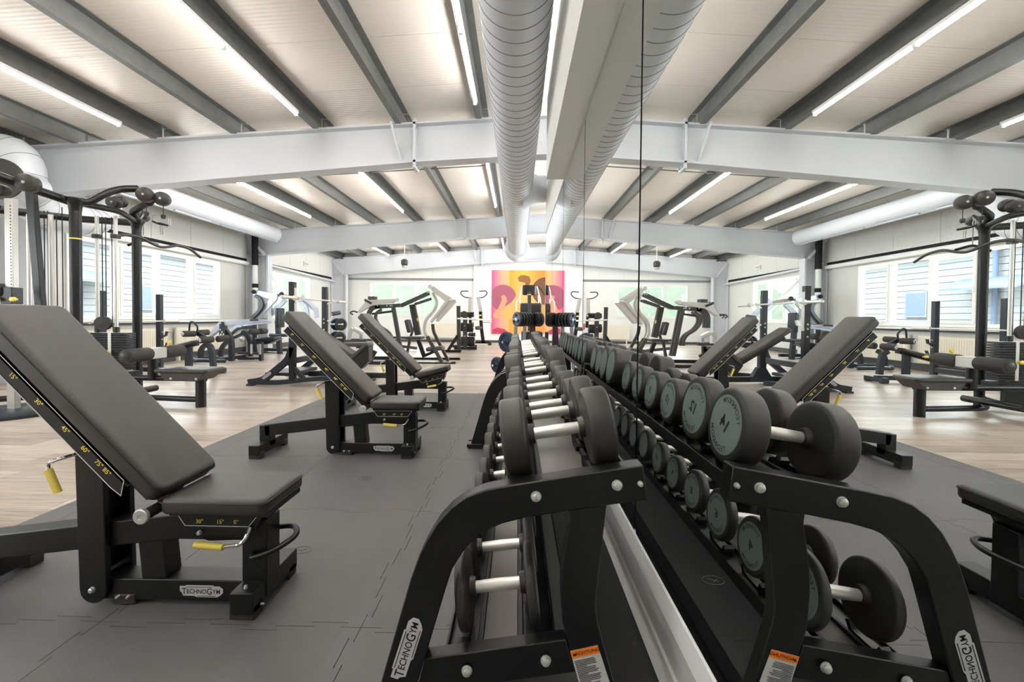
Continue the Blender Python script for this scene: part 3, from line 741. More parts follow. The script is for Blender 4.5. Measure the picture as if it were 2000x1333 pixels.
def end_frame(y, root, lab=None, detailed=True):
    """one bent end frame of a dumbbell rack, front face at world y"""
    dy = y - YF
    q = lambda px, py: P(px, py, YF) + Vector((0, dy, 0))
    fr = bpy.data.objects.new('end_frame', None); COL.objects.link(fr); fr.parent = root; fr.location = Vector((0, y, 0)) - root.location
    if lab: fr['label'] = lab
    ext = Vector((0, 0.052 * K, 0))
    outer = [(1257, 909), (1130, 928), (1002, 948), (950, 957), (911, 971), (880, 993), (853, 1023), (834, 1054), (819, 1084), (802, 1131), (775, 1225), (744, 1333)]
    inner = [(839, 1257), (870, 1152), (883, 1113), (904, 1080), (921, 1061), (938, 1047), (958, 1034), (982, 1024), (1026, 1013), (1111, 999), (1264, 978)]
    po = [q(*a) for a in outer]; pi_ = [q(*a) for a in inner]
    d = (po[-1] - po[-2]).normalized(); t = (po[-1].z - 0.035) / -d.z; foot_o = po[-1] + d * t
    d2 = (pi_[0] - pi_[1]).normalized(); t2 = (pi_[0].z - 0.035) / -d2.z; foot_i = pi_[0] + d2 * t2
    part('arch', MB().prism(po + [foot_o, foot_i] + pi_, ext), 'black_metal', fr, 0.004)
    L = [(1111, 999), (1113, 1020), (1099, 1101), (1096, 1152), (1099, 1220), (1108, 1254), (1132, 1333)]
    Rr = [(1200, 1333), (1182, 1268), (1169, 1220), (1165, 1186), (1171, 1125), (1186, 989)]
    pl = [q(*a) for a in L]; pr = [q(*a) for a in Rr]
    d = (pl[-1] - pl[-2]).normalized(); fl_ = pl[-1] + d * ((pl[-1].z - 0.035) / -d.z)
    d = (pr[0] - pr[1]).normalized(); fr_ = pr[0] + d * ((pr[0].z - 0.035) / -d.z)
    sh = Vector((0, 0.006, 0))
    part('rear_post', MB().prism([a + sh for a in pl + [fl_, fr_] + pr], ext - sh * 2), 'black_metal', fr, 0.004)
    part('crossbar', MB().prism([q(*a) + sh for a in ((829, 1291), (1106, 1254), (1124, 1318), (810, 1362))], ext - sh * 2), 'black_metal', fr, 0.003)
    for a, b in ((foot_o, foot_i), (fl_, fr_)):
        x0, x1 = min(a.x, b.x), max(a.x, b.x)
        part('foot_plate', MB().bx(x0 - 0.03, x1 + 0.03, y - 0.02, y + 0.08, 0.02, 0.05), 'black_metal', fr, 0.003)
        part('foot_pad', MB().bx(x0 - 0.02, x1 + 0.02, y - 0.01, y + 0.07, 0.0105, 0.02), 'rubber', fr)
    for a in ((1047, 970), (1205, 948), (912, 1310), (1066, 1290)):
        bolt_at(q(*a), (0, -1, 0), 0.0125, fr)
    bolt_at(q(1250, 945), (0, -1, 0), 0.0065, fr)
    if detailed:
        a, b = q(778, 1322), q(813, 1213)
        ex = (b - a).normalized(); ey = Vector((0, -1, 0)).cross(ex); ey = -ey if ey.x > 0 else ey
        logo((a + b) / 2 + Vector((0, -0.0005, 0)), ex, ey, (0, -1, 0), (b - a).length * 1.08, fr)
        # warning label on the rear post
        c = [q(1114, 1276), q(1168, 1264), q(1196, 1350), q(1141, 1372)]
        up_ = (c[0] - c[3]); off = Vector((0, -0.0009, 0))
        lb = part('warning_label', MB().prism([p + off + sh for p in c], (0, 0.0008, 0)), 'label_grey', fr)
        o0, o1 = c[0] + off + sh, c[1] + off + sh; dd0 = (c[3] - c[0]); dd1 = (c[2] - c[1])
        part('orange_band', MB().prism([o0 + dd0 * 0.0, o1 + dd1 * 0, o1 + dd1 * .17, o0 + dd0 * .15], (0, -0.0006, 0)), 'orange', lb)
        ex = (c[1] - c[0]).normalized(); ey = Vector((0, 1, 0)).cross(ex); ey = -ey if ey.z < 0 else ey
        tx = MB(); cc = (o0 + o1) / 2 + (dd0 + dd1) / 2 * 0.08 + Vector((0, -0.0012, 0))
        add_text(tx, 'ACHTUNG', cc + ex * 0.006, ex, ey, 0.0125, 1.1)
        w3 = cc - ex * 0.029
        tx.prism([w3 - ex * .005 - ey * .004, w3 + ex * .005 - ey * .004, w3 + ey * .005], (0, -0.0002, 0))
        part('warning_text', tx, 'plate_black', lb)
        ln = MB(); rnd = random.Random(3)
        for k in range(22):
            f0 = 0.22 + k * 0.032
            p0 = o0 + dd0 * f0 + ex * 0.004; wlen = (0.060 if k % 5 != 4 else 0.03) * rnd.uniform(.85, 1)
            ln.prism([p0, p0 + ex * wlen, p0 + ex * wlen + ey * .0013, p0 + ey * .0013], (0, -0.0012, 0))
        o_ = part('small_print', ln, 'graphite', lb); o_['kind'] = 'stuff'
    return fr

def tray_z(low, x):                              # top of a shelf at lateral x
    return (0.200 + 0.13 * (x + 0.05)) if low else (0.642 + math.tan(TH) * x)
def rack(y0, y1, lab, detailed):
    r = thing('dumbbell_rack', lab, 'dumbbell rack', (0, y0, 0), 'two-shelf dumbbell racks along the mirror')
    end_frame(y0, r, None, detailed); end_frame(y1 - 0.054, r, None, False)
    for low in (False, True):
        x0, x1 = (-0.19, 0.11) if low else (-0.022, 0.315)
        a, b = y0 + 0.054, y1 - 0.056
        tz = lambda x: tray_z(low, x)
        def strip(xa, xb, za, zb): return MB().prism([(xa, a, tz(xa) + za), (xb, a, tz(xb) + za), (xb, a, tz(xb) + zb), (xa, a, tz(xa) + zb)], (0, b - a, 0))
        sh = bpy.data.objects.new('shelf', None); COL.objects.link(sh); sh.parent = r
        sh['label'] = 'lower black shelf' if low else 'upper black shelf'
        w = x1 - x0
        part('front_channel', strip(x0, x0 + 0.085, -0.055, -0.028), 'black_metal', sh, 0.003)
        part('middle_plate', strip(x0 + 0.10, x1 - 0.10, -0.034, -0.016), 'tray_metal', sh, 0.002)
        part('rear_channel', strip(x1 - 0.085, x1, -0.055, -0.028), 'black_metal', sh, 0.003)
        part('front_lip', strip(x0 - 0.008, x0, -0.05, -0.012), 'black_metal', sh, 0.002)
        part('rear_lip', strip(x1, x1 + 0.008, -0.05, -0.004), 'black_metal', sh, 0.002)
        for xx in (x0 + 0.087, x1 - 0.099):
            part('rubber_strip', strip(xx, xx + 0.012, -0.03, -0.004), 'cable', sh)
    return r
PITCH = 0.232 * K
rack_ends = [(YF, YF + Yv(2.40)), (YF + Yv(2.47), YF + Yv(4.87))]
rk1 = rack(*rack_ends[0], 'near black dumbbell rack with two sloping shelves against the mirror', True)
rk2 = rack(*rack_ends[1], 'far black dumbbell rack with two sloping shelves behind the near one', False)

def dumbbell_meshes(D, T, grip):
    r = D / 2; hs = []
    def head(sgn):
        s = sgn; e = min(0.013, T * 0.3)
        prof = [(0.0, 0.026), (0.004, r * .80), (0.004, r - e)] + [(0.004 + e * (1 - math.cos(a)), r - e + e * math.sin(a)) for a in (0.4, 0.8, 1.2, 1.57)] + \
               [(T - e + e * math.sin(a), r - e + e * math.cos(a)) for a in (0.0, 0.4, 0.8, 1.2, 1.57)] + [(T - 0.001, r * .80), (T - 0.001, 0.0)]
        return MB().lathe((s * grip / 2, 0, 0), (s, 0, 0), prof, 36)
    def face(sgn):
        return MB().lathe((sgn * (grip / 2 + T - 0.0012), 0, 0), (sgn, 0, 0), [(0, r * .79), (0.002, r * .78), (0.002, 0)], 32)
    def collar(sgn):
        return MB().lathe((sgn * (grip / 2 - 0.016), 0, 0), (sgn, 0, 0), [(0, 0.018), (0, 0.028), (0.012, 0.031), (0.018, 0.031)], 20)
    hd = MB().lathe((-grip / 2, 0, 0), (1, 0, 0), [(0, 0.0165), (grip * .2, 0.0172), (grip * .5, 0.0185), (grip * .8, 0.0172), (grip, 0.0165)], 20)
    return [('head', head(-1), 'rubber'), ('head', head(1), 'rubber'), ('face_disc', face(-1), 'rubber_face'), ('face_disc', face(1), 'rubber_face'), ('collar', collar(-1), 'rubber'), ('collar', collar(1), 'rubber'), ('handle', hd, 'steel')]
_db = {}
def dumbbell(x, y, low, D, T, num, lab, lettered, grip=0.165):
    key = (D, T)
    if key not in _db:
        _db[key] = [(n, mesh_of(n, mb, m, 40), m) for n, mb, m in dumbbell_meshes(D, T, grip)]
    th = math.atan(0.13) if low else TH
    z = tray_z(low, x) + (D / 2) / math.cos(th) + 0.001
    t = thing('dumbbell', lab, 'dumbbell', (x, y, z), 'dumbbells on the two racks'); t.rotation_euler = (0, -th, 0)
    heads = {}
    for i, (n, me, m) in enumerate(_db[key]):
        o = bpy.data.objects.new(n, me); COL.objects.link(o)
        if n == 'face_disc': o.parent = heads[i - 2]
        else: o.parent = t
        if n == 'head': heads[i] = o
    if lettered:
        r = D / 2; fx = grip / 2 + T + 0.0014; spin = random.uniform(-0.5, 0.5)
        for sg, hh in ((1, heads[1]),):
            ex0 = Vector((0, sg, 0)); ey0 = Vector((0, 0, 1))
            ex = ex0 * math.cos(spin) + ey0 * math.sin(spin); ey = ey0 * math.cos(spin) - ex0 * math.sin(spin)
            tx = MB();  add_text(tx, '*' + num, (sg * fx, 0, 0), ex, ey, r * 0.48, 1.0)
            for top in (1, -1):
                W_ = 'TECHNOGYM'
                for k, ch in enumerate(W_):
                    a = (k - 4) * 0.20 * top
                    rad = ey * math.cos(a) * top + ex * math.sin(a) * top * top * (1 if top > 0 else 1)
                    rad = ey * top * math.cos((k - 4) * 0.2) + ex * math.sin((k - 4) * 0.2)
                    tang = (ex * math.cos((k - 4) * 0.2) - ey * math.sin((k - 4) * 0.2) * top)
                    add_text(tx, ch, Vector((sg * fx, 0, 0)) + rad * r * 0.64, tang, rad * top, r * 0.19, 1.0)
            me = mesh_of('lettering', tx, 'lettering_dark')
            o = bpy.data.objects.new('lettering', me); COL.objects.link(o); o.parent = hh
    # cradle under each head, part of the rack
    rk = rk1 if y < rack_ends[0][1] else rk2
    cr = math.cos(th); sn = math.sin(th)
    for sg in (-1, 1):
        xx = x + sg * (grip / 2 + T / 2) * cr; zb = tray_z(low, xx) - 0.026
        mb = MB()
        for e in (-1, 1):
            mb.box((xx, y + e * (0.055), zb + 0.014), (min(T * 0.9, 0.07), 0.016, 0.03), Matrix.Rotation(-e * 0.5, 3, 'X'))
        mb.box((xx, y, zb + 0.004), (min(T * 0.9, 0.07), 0.10, 0.008))
        part('cradle', mb, 'black_metal', rk)
    return t
ords = ['first', 'second', 'third', 'fourth', 'fifth', 'sixth', 'seventh', 'eighth', 'ninth', 'tenth']
top1 = [(.228, .078, '14'), (.228, .072, '12'), (.187, .078, '10'), (.187, .074, '9'), (.186, .07, '8'), (.186, .066, '7'), (.238, .105, '36'), (.238, .10, '34'), (.215, .09, '20'), (.215, .085, '18')]
low1 = [(.220, .032, '3'), (.200, .036, '4'), (.202, .044, '6'), (.194, .048, '8'), (.184, .05, '9'), (.182, .052, '10'), (.19, .06, '12'), (.19, .06, '12'), (.19, .06, '14'), (.19, .06, '14')]
top2 = [(.235, .10, '32')] * 3 + [(.225, .095, '28')] * 3 + [(.235, .10, '24')] * 4
low2 = [(.20, .07, '16')] * 10
y0_ = Yv(1.227)
for k, (D, T, n) in enumerate(top1):
    sz = {.228: 'large', .187: 'medium', .186: 'medium', .238: 'bulky', .215: 'thick'}[D]
    dumbbell(0.12, y0_ + k * PITCH, False, D, T, n, '%s black dumbbell, %s from the near end on the top shelf of the near rack' % (sz, ords[k]), k < 6)
for k, (D, T, n) in enumerate(low1):
    dumbbell(-0.05, y0_ - 0.012 + k * PITCH, True, D, T, n, 'flat black dumbbell, %s from the near end on the lower shelf of the near rack' % ords[k], k < 6)
y2_ = rack_ends[1][0] + Yv(0.156)
for k, (D, T, n) in enumerate(top2):
    dumbbell(0.12, y2_ + k * PITCH, False, D, T, n, 'thick black dumbbell, %s from the near end on the top shelf of the far rack' % ords[k], False)
for k, (D, T, n) in enumerate(low2):
    dumbbell(-0.05, y2_ + k * PITCH, True, D, T, n, 'black dumbbell, %s from the near end on the lower shelf of the far rack' % ords[k], False)

# ================================================================== ADJUSTABLE BENCHES
def loop_pts(c, sx, sy, r, rot):
    pts = []
    for cx, cy, a in ((1, 1, 0), (-1, 1, 90), (-1, -1, 180), (1, -1, 270)):
        for j in range(5):
            an = math.radians(a + 22.5 * j)
            pts.append(Vector((cx * (sx / 2 - r) + r * math.cos(an), cy * (sy / 2 - r) + r * math.sin(an), 0)))
    return [Vector(c) + rot @ p for p in pts]
def bench(loc, lab, rz=0.0, seat_tilt=0.0, back_deg=45.0):
    t = thing('weight_bench', lab, 'weight bench', (0, 0, 0), 'adjustable benches standing on the rubber mat')
    k = K
    def feet(u, v0, v1):
        for v in (v0 + 0.035, v1 - 0.035):
            part('foot_pad', MB().bx(u - 0.045, u + 0.045, v - 0.03, v + 0.03, 0.0105, 0.06), 'rubber', t, 0.004)
    blk = 'black_metal'
    part('front_upright', MB().bx(-0.045, 0.05, -0.045, 0.045, 0.05, 0.345), blk, t, 0.004)
    part('front_crossbar', MB().bx(-0.04, 0.045, -0.118 * k, 0.18 * k, 0.032, 0.112), blk, t, 0.004); feet(0.0, -0.118 * k, 0.18 * k)
    part('bottom_beam', MB().bx(-0.60, -0.04, -0.045, 0.045, 0.028, 0.108), blk, t, 0.004)
    part('foot_pad', MB().bx(-0.535, -0.455, -0.05, 0.05, 0.0105, 0.05), 'rubber', t, 0.004)
    # tall channel post with rounded foot
    post = [(-0.665, 0.60), (-0.56, 0.60), (-0.548, 0.075)] + [(-0.60 + 0.052 * math.cos(a), 0.075 + 0.052 * math.sin(a)) for a in [-math.pi * j / 8 for j in range(1, 8)]] + [(-0.652, 0.075)]
    part('channel_post', MB().prism([(u, -0.065, w) for u, w in post], (0, 0.022, 0)), blk, t, 0.003)
    part('channel_post', MB().prism([(u, 0.043, w) for u, w in post], (0, 0.022, 0)), blk, t, 0.003)
    part('inner_post', MB().bx(-0.645, -0.60, -0.043, 0.043, 0.12, 0.60), blk, t)
    bolt_at((-0.60, -0.065, 0.077), (0, -1, 0), 0.010, t)
    part('spine_beam', MB().bar([(-1.16, 0, 0.195), (-0.66, 0, 0.262), (-0.30, 0, 0.308), (0.0, 0, 0.308)], (0, 1, 0), 0.082, 0.093), blk, t, 0.004)
    part('rear_drop', MB().bx(-1.20, -1.115, -0.041, 0.041, 0.07, 0.236), blk, t, 0.004)
    part('rear_crossbar', MB().bx(-1.20, -1.115, -0.175 * k, 0.22 * k, 0.036, 0.115), blk, t, 0.004); feet(-1.157, -0.175 * k, 0.22 * k)
    part('middle_leg', MB().bar([(-0.388, 0, 0.105), (-0.405, 0, 0.27)], (0, 1, 0), 0.075, 0.095), blk, t, 0.003)
    # seat
    st = math.radians(seat_tilt); sr = Matrix.Rotation(-st, 3, 'Y'); piv = Vector((-0.26, 0, 0.395))
    def S(u, v, w): return piv + sr @ (Vector((u, v, w)) - piv)
    part('seat_pad', MB().pad(S(-0.092, 0.0, 0.430), (0.385, 0.28 * k, 0.060), 0.018, sr), 'leather', t)
    part('seat_seam', MB().tube(loop_pts(S(-0.092, 0.0, 0.446), 0.386, 0.281 * k, 0.026, sr), 0.0022, 6, closed=True), 'plate_black', t)
    part('seat_plate', MB().box(S(-0.085, 0.0, 0.395), (0.36, 0.22 * k, 0.016), sr), blk, t)
    br = part('seat_bracket', MB().prism([S(*q) for q in ((-0.275, -0.062, 0.388), (0.055, -0.062, 0.388), (0.02, -0.062, 0.315), (-0.03, -0.062, 0.275), (-0.16, -0.062, 0.268), (-0.22, -0.062, 0.29))], (0, 0.12, 0)), blk, t, 0.003)
    pl = [S(*q) for q in ((-0.275, -0.066, 0.372), (0.030, -0.066, 0.372), (-0.005, -0.066, 0.328), (-0.245, -0.066, 0.328))]
    sp = part('seat_scale', MB().prism(pl, (0, 0.003, 0)), 'plate_black', t)
    ln = MB(); frame_line(ln, [p + Vector((0, -0.0004, 0)) for p in pl], (0, -1, 0), 0.0022); part('scale_outline', ln, 'white_print', sp)
    tx = MB(); ex = sr @ Vector((1, 0, 0)); ez = sr @ Vector((0, 0, 1))
    for u, s_ in ((-0.19, '30\u00b0'), (-0.112, '15\u00b0'), (-0.052, '0\u00b0')):
        part('scale_number', add_text(MB(), s_, S(u, -0.0668, 0.344), ex, ez, 0.021), 'yellow_print', sp)
    lv = part('seat_lever', MB().tube(smooth([S(0.0, -0.066, 0.325), S(0.0, -0.085, 0.30), S(-0.02, -0.09, 0.272), S(-0.09, -0.09, 0.262)], 0.02), 0.0065, 8), 'chrome', t)
    part('lever_grip', MB().tube([S(-0.085, -0.09, 0.262), S(-0.19, -0.09, 0.270)], 0.0125, 12), 'yellow', lv)
    bolt_at(S(-0.19, -0.064, 0.302), (0, -1, 0), 0.008, t)
    # front loop handle
    part('loop_handle', MB().tube(smooth([(0.0, -0.046, 0.215), (0.01, -0.075, 0.215), (0.09, -0.07, 0.24), (0.145, 0.0, 0.265), (0.10, 0.07, 0.27), (0.02, 0.065, 0.262), (0.0, 0.046, 0.258)], 0.04), 0.0105, 10), blk, t)
    # backrest
    a = math.radians(back_deg); d = Vector((-math.cos(a), 0, math.sin(a))); nr = Vector((math.sin(a), 0, math.cos(a)))
    rot = Matrix((-d, Vector((0, 1, 0)), nr)).transposed()
    B0 = Vector((-0.325, 0, 0.405))
    part('back_pad', MB().pad(B0 + d * 0.485 + nr * 0.068, (0.94, 0.28 * k, 0.075), 0.018, rot), 'leather', t)
    part('back_seam', MB().tube(loop_pts(B0 + d * 0.485 + nr * 0.088, 0.941, 0.281 * k, 0.030, rot), 0.0022, 6, closed=True), 'plate_black', t)
    part('back_plate', MB().box(B0 + d * 0.44 + nr * 0.024, (0.80, 0.235 * k, 0.014), rot), blk, t)
    part('back_tube', MB().bar([B0 + d * 0.02 + nr * -0.01, B0 + d * 0.72 + nr * -0.01], (0, 1, 0), 0.07, 0.055), blk, t, 0.003)
    vy = -0.135 * k
    q = lambda s_, n_: B0 + d * s_ + nr * n_ + Vector((0, vy, 0))
    pl = [q(0.11, -0.020), q(0.14, 0.026), q(0.86, 0.026), q(0.86, -0.026), q(0.155, -0.026)]
    sp = part('angle_scale', MB().prism(pl, (0, 0.004, 0)), 'plate_black', t)
    part('scale_flange', MB().prism([q(0.12, 0.016), q(0.86, 0.016), q(0.86, 0.026), q(0.12, 0.026)], (0, 0.13 * k, 0)), blk, t)
    ln = MB(); frame_line(ln, [p + Vector((0, -0.0004, 0)) for p in pl], (0, -1, 0), 0.0024); part('scale_outline', ln, 'white_print', sp)
    tx = MB()
    for s_, b_ in ((0.205, '85\u00b0'), (0.245, '75\u00b0'), (0.315, '60\u00b0'), (0.415, '45\u00b0'), (0.55, '30\u00b0'), (0.68, '15\u00b0'), (0.79, '0\u00b0')):
        part('scale_number', add_text(MB(), b_, q(s_, 0.004) + Vector((0, -0.001, 0)), -d, nr, 0.024), 'yellow_print', sp)
    part('pivot_tube', MB().cyl((-0.325, -0.15 * k, 0.405), (-0.325, 0.15 * k, 0.405), 0.020, 18), 'graphite', t)
    part('pivot_cap', MB().lathe((-0.325, -0.15 * k, 0.405), (0, -1, 0), [(0, 0.027), (0.010, 0.027), (0.013, 0.024), (0.013, 0.010), (0.011, 0.008), (0.011, 0)], 24), 'bolt_steel', t)
    part('pivot_cap', MB().lathe((-0.325, 0.15 * k, 0.405), (0, 1, 0), [(0, 0.027), (0.010, 0.027), (0.013, 0.024), (0.013, 0)], 24), 'bolt_steel', t)
    lv = part('back_lever', MB().tube(smooth([(-0.62, -0.07, 0.600), (-0.66, -0.12, 0.59), (-0.70, -0.125, 0.575), (-0.695, -0.125, 0.545)], 0.015), 0.0065, 8), 'chrome', t)
    part('lever_grip', MB().tube([(-0.697, -0.125, 0.552), (-0.662, -0.125, 0.468)], 0.0125, 12), 'yellow', lv)
    logo((-0.20, -0.0452, 0.067), (1, 0, 0), (0, 0, 1), (0, -1, 0), 0.165, t)
    for u in (-0.515, -0.475): bolt_at((u, -0.05, 0.045), (0, -1, 0), 0.005, t)
    for u in (-0.018, 0.02): bolt_at((u + 0.03, -0.118 * k + 0.04, 0.05), (1, 0, 0), 0.004, t)
    bolt_at((0.0, -0.118 * k + 0.03, 0.112), (0, 0, 1), 0.006, t)
    t.location = loc; t.rotation_euler = (0, 0, rz)
    return t
bench((-0.987, Yv(1.555), 0), 'black adjustable bench nearest the camera with reclined backrest and level seat')
bench((-0.848, Yv(3.25), 0), 'black adjustable bench in the middle of the row with level seat')
bench((-0.885, Yv(4.845), 0), 'black adjustable bench farthest of the row with raised seat', 0, 15)
# ================================================================== MACHINES
def V(x, y, z):
    return Vector((P(1010.5 + 800.0 * x / y, 620, Yv(y)).x, Yv(y), z))
def crop(x0, y0, s): return lambda zx, zy, y: P(x0 + zx / s, y0 + zy / s, Yv(y))
YA = Vector((0, 1, 0))
def roller(name, a, b, r, parent, cap='chrome', m='foam'):
    a = Vector(a); b = Vector(b); d = (b - a); L = d.length; d.normalize()
    o = part(name, MB().lathe(a, d, [(0, r * .75), (0.006, r * .95), (0.02, r), (L - 0.02, r), (L - 0.006, r * .95), (L, r * .75)], 22), m, parent)
    part('end_cap', MB().lathe(a, -d, [(-0.004, r * .62), (0.006, r * .6), (0.016, r * .4), (0.018, 0)], 18), cap, o)
    return o
def plate_disc(a, ax, r, t, m, parent=None, hub='chrome', name='weight_plate'):
    ax = Vector(ax).normalized(); a = Vector(a)
    mb = MB().lathe(a, ax, [(0, 0.02), (0, r * .9), (0.004, r), (t - 0.004, r), (t, r * .92), (t, r * .72), (t * .72, r * .68), (t * .72, r * .34), (t, r * .3), (t, 0.0)], 30)
    return mb

# ---- cable tower with lat pulldown seat (left)
ct = thing('cable_tower', 'black cable tower with weight stack and pulldown seat on the left', 'gym machine', V(-4.9, 4.9, 0))
bk = 'black_metal'
pA, pB, pC = V(-4.79, 4.45, 0), V(-5.02, 5.41, 0), V(P(5, 600, Yv(4.7)).x, 4.7, 0)
def post(p, h, r=0.052, name='post'): return part(name, MB().tube([p + Vector((0, 0, 0.0)), p + Vector((0, 0, h))], r, 20), bk, ct)
a_ = post(pA, 2.34); b_ = post(pB, 2.36); c_ = post(pC, 2.36)
part('yellow_badge', MB().cyl(pA + Vector((0.0, 0, 1.93)), pA + Vector((0, 0, 1.945)), 0.0535, 20), 'yellow', a_)
for p in (pA, pB, pC): part('post_head', MB().lathe(p + Vector((0, 0, 2.24)), (0, 0, 1), [(0, 0.053), (0.06, 0.06), (0.11, 0.09), (0.14, 0.09), (0.15, 0.05)], 20), bk, ct)
part('base_disc', MB().lathe(V(-4.79, 4.45, 0), (0, 0, 1), [(0, 0.11), (0.012, 0.11), (0.02, 0.06)], 20), bk, ct)
def T_(name, pts, r, m=bk, rad=0.12, n=14): return part(name, MB().tube(smooth(pts, rad), r, n), m, ct)
T_('top_beam', [P(-160, 290, Yv(3.55)), P(0, 345, Yv(3.85)), P(62, 368, Yv(4.1)), P(120, 388, Yv(4.38)), pA + Vector((0, 0, 2.33))], 0.045)
T_('top_beam', [pA + Vector((0, 0, 2.34)), (pA + pB) / 2 + Vector((0.12, 0, 2.37)), pB + Vector((0, 0, 2.34))], 0.035)
T_('top_beam', [pC + Vector((0, 0, 2.33)), V(-5.75, 5.35, 2.37), pB + Vector((0, 0, 2.33))], 0.045)
T_('lat_arm', [pA + Vector((0.03, 0, 2.36)), P(172, 396, Yv(4.5)), P(208, 376, Yv(4.62)), P(236, 369, Yv(4.75)), P(268, 369, Yv(4.9))], 0.042, bk, 0.2)
T_('lat_arm', [pB + Vector((0, 0, 2.33)), P(258, 414, Yv(5.3)), P(292, 396, Yv(5.0))], 0.042, bk, 0.15)
T_('pulley_yoke', [P(266, 369, Yv(4.9)), P(290, 378, Yv(4.92)), P(300, 394, Yv(4.98)), P(288, 397, Yv(5.0))], 0.03)
for (px, py, y, r) in ((284, 381, 4.86, .088), (317, 389, 4.95, .084), (223, 396, 5.0, .075), (234, 394, 5.1, .075), (55, 358, 4.0, .09), (280, 424, 5.75, .07), (3, 372, 4.0, .06)):
    q = P(px, py, Yv(y)); ax = Vector((0.35, -1, -0.1)).normalized()
    w_ = part('pulley', MB().lathe(q - ax * 0.055, ax, [(0, 0.03), (0, r * .8), (0.012, r * .96), (0.03, r), (0.08, r), (0.10, r * .94), (0.112, r * .75), (0.116, 0)], 28), 'graphite', ct)
    part('axle', MB().cyl(q + ax * 0.055, q + ax * 0.068, 0.014, 12), 'chrome', w_)
for px, py0, py1, y in ((76, 412, 640, 4.75), (86, 412, 640, 4.8), (93, 412, 640, 4.85), (110, 418, 655, 4.9), (121, 405, 660, 4.9), (199, 424, 628, 5.02), (206, 424, 630, 5.02), (218, 424, 640, 5.1)):
    q = P(px, py0, Yv(y)); e = P(px, py1, Yv(y)); part('cable', MB().tube([q, Vector((q.x, q.y, e.z))], 0.0055, 6), 'cable', ct)
for px, py, y in ((286, 396, 4.86), (319, 402, 4.95)):
    q = P(px, py, Yv(y)); part('cable', MB().tube([q, q + Vector((0, 0, -0.11))], 0.004, 6), 'cable', ct)
    part('cable_stop', MB().lathe(q + Vector((0, 0, -0.16)), (0, 0, 1), [(0, .018), (.02, .026), (.045, .026), (.055, .01)], 14), 'rubber', ct)
T_('rear_pulley_arm', [pB + Vector((0, 0, 2.34)), P(280, 420, Yv(5.75)) + Vector((0, 0, 0.03))], 0.03)
sx_ = P(214, 690, Yv(5.0)).x; sy_ = Yv(5.02)
for dx in (-0.165, 0.07):
    g_ = part('guide_rod', MB().cyl((sx_ + dx, sy_, 0.15), (sx_ + dx, sy_, 2.33), 0.021, 14), 'steel', ct)
    part('rod_bumper', MB().cyl((sx_ + dx, sy_, 0.885), (sx_ + dx, sy_, 0.95), 0.034, 14), 'rubber', g_)
    part('rod_collar', MB().bx(sx_ + dx - 0.035, sx_ + dx + 0.035, sy_ - 0.035, sy_ + 0.035, 2.05, 2.10), bk, g_)
pmsh = None
for k in range(15):
    z = 0.415 + k * 0.0313
    if pmsh is None:
        pmsh = part('stack_plate', MB().box((sx_, sy_, z + 0.013), (0.50, 0.15, 0.0262)), bk, ct, 0.002); pz = z
    else: link_copy(pmsh, ct, pmsh.location + Vector((0, 0, z - pz)))
part('selector_rod', MB().bx(sx_ + 0.035, sx_ + 0.075, sy_ - 0.079, sy_ - 0.074, 0.42, 0.88), 'steel', ct)
part('selector_pin', MB().lathe((sx_ + 0.055, sy_ - 0.078, 0.64), (0.1, -1, 0), [(0, .01), (.03, .01), (.03, .024), (.06, .026), (.075, .012), (.077, 0)], 14), 'yellow', ct)
part('stack_pulley', MB().lathe((sx_ - 0.05, sy_ - 0.03, 0.995), (0.3, -1, 0), [(0, .03), (0, .085), (.05, .085), (.052, .02), (.056, 0)], 26), 'graphite', ct)
part('stack_shroud', MB().bx(sx_ - 0.44, sx_ - 0.36, sy_ - 0.1, sy_ + 0.05, 0.55, 0.86), bk, ct, 0.004)
part('stack_base', MB().bx(sx_ - 0.28, sx_ + 0.28, sy_ - 0.1, sy_ + 0.1, 0.30, 0.40), bk, ct, 0.004)
part('guide_plate', MB().bx(sx_ - 0.20, sx_ + 0.12, sy_ - 0.03, sy_ + 0.03, 0.15, 0.3), bk, ct)
# second stack nearer the wall
for px in (57, 100):
    q = P(px, 500, Yv(4.85)); part('guide_rod', MB().cyl((q.x, q.y, 0.2), (q.x, q.y, 2.3), 0.024, 14), 'steel', ct)
q = P(128, 660, Yv(5.2))
for k in range(9):
    link_copy(pmsh, ct, pmsh.location + Vector((q.x - sx_ - 0.12, q.y - sy_, 0.03 + k * 0.0313 + 0.1)))
part('slanted_brace', MB().bar([P(61, 372, Yv(4.6)), P(88, 700, Yv(4.7))], (0, 1, 0), 0.06, 0.085), bk, ct, 0.004)
# adjustable pulley column
cq = P(24, 560, Yv(4.4)); cx_, cy_ = cq.x, cq.y
col = part('scale_column', MB().bx(cx_ - 0.045, cx_ + 0.045, cy_ - 0.03, cy_ + 0.03, 0.05, 2.36), 'silver_paint', ct, 0.005)
hs = MB()
for k in range(40): hs.box((cx_ + 0.026, cy_ - 0.0305, 0.95 + k * 0.034), (0.010, 0.002, 0.014))
o_ = part('column_holes', hs, 'dark_void', col); o_['kind'] = 'stuff'
cz = P(28, 580, Yv(4.4)).z
cg = part('pulley_carriage', MB().bx(cx_ - 0.065, cx_ + 0.065, cy_ - 0.06, cy_ + 0.05, cz - 0.08, cz + 0.10), bk, ct, 0.006)
for dx in (-0.085, 0.11): part('adjust_knob', MB().lathe((cx_ + dx, cy_ - 0.05, cz - 0.03), (0.2, -1, 0), [(0, .012), (.03, .012), (.03, .024), (.06, .024), (.065, 0)], 14), 'yellow', cg)
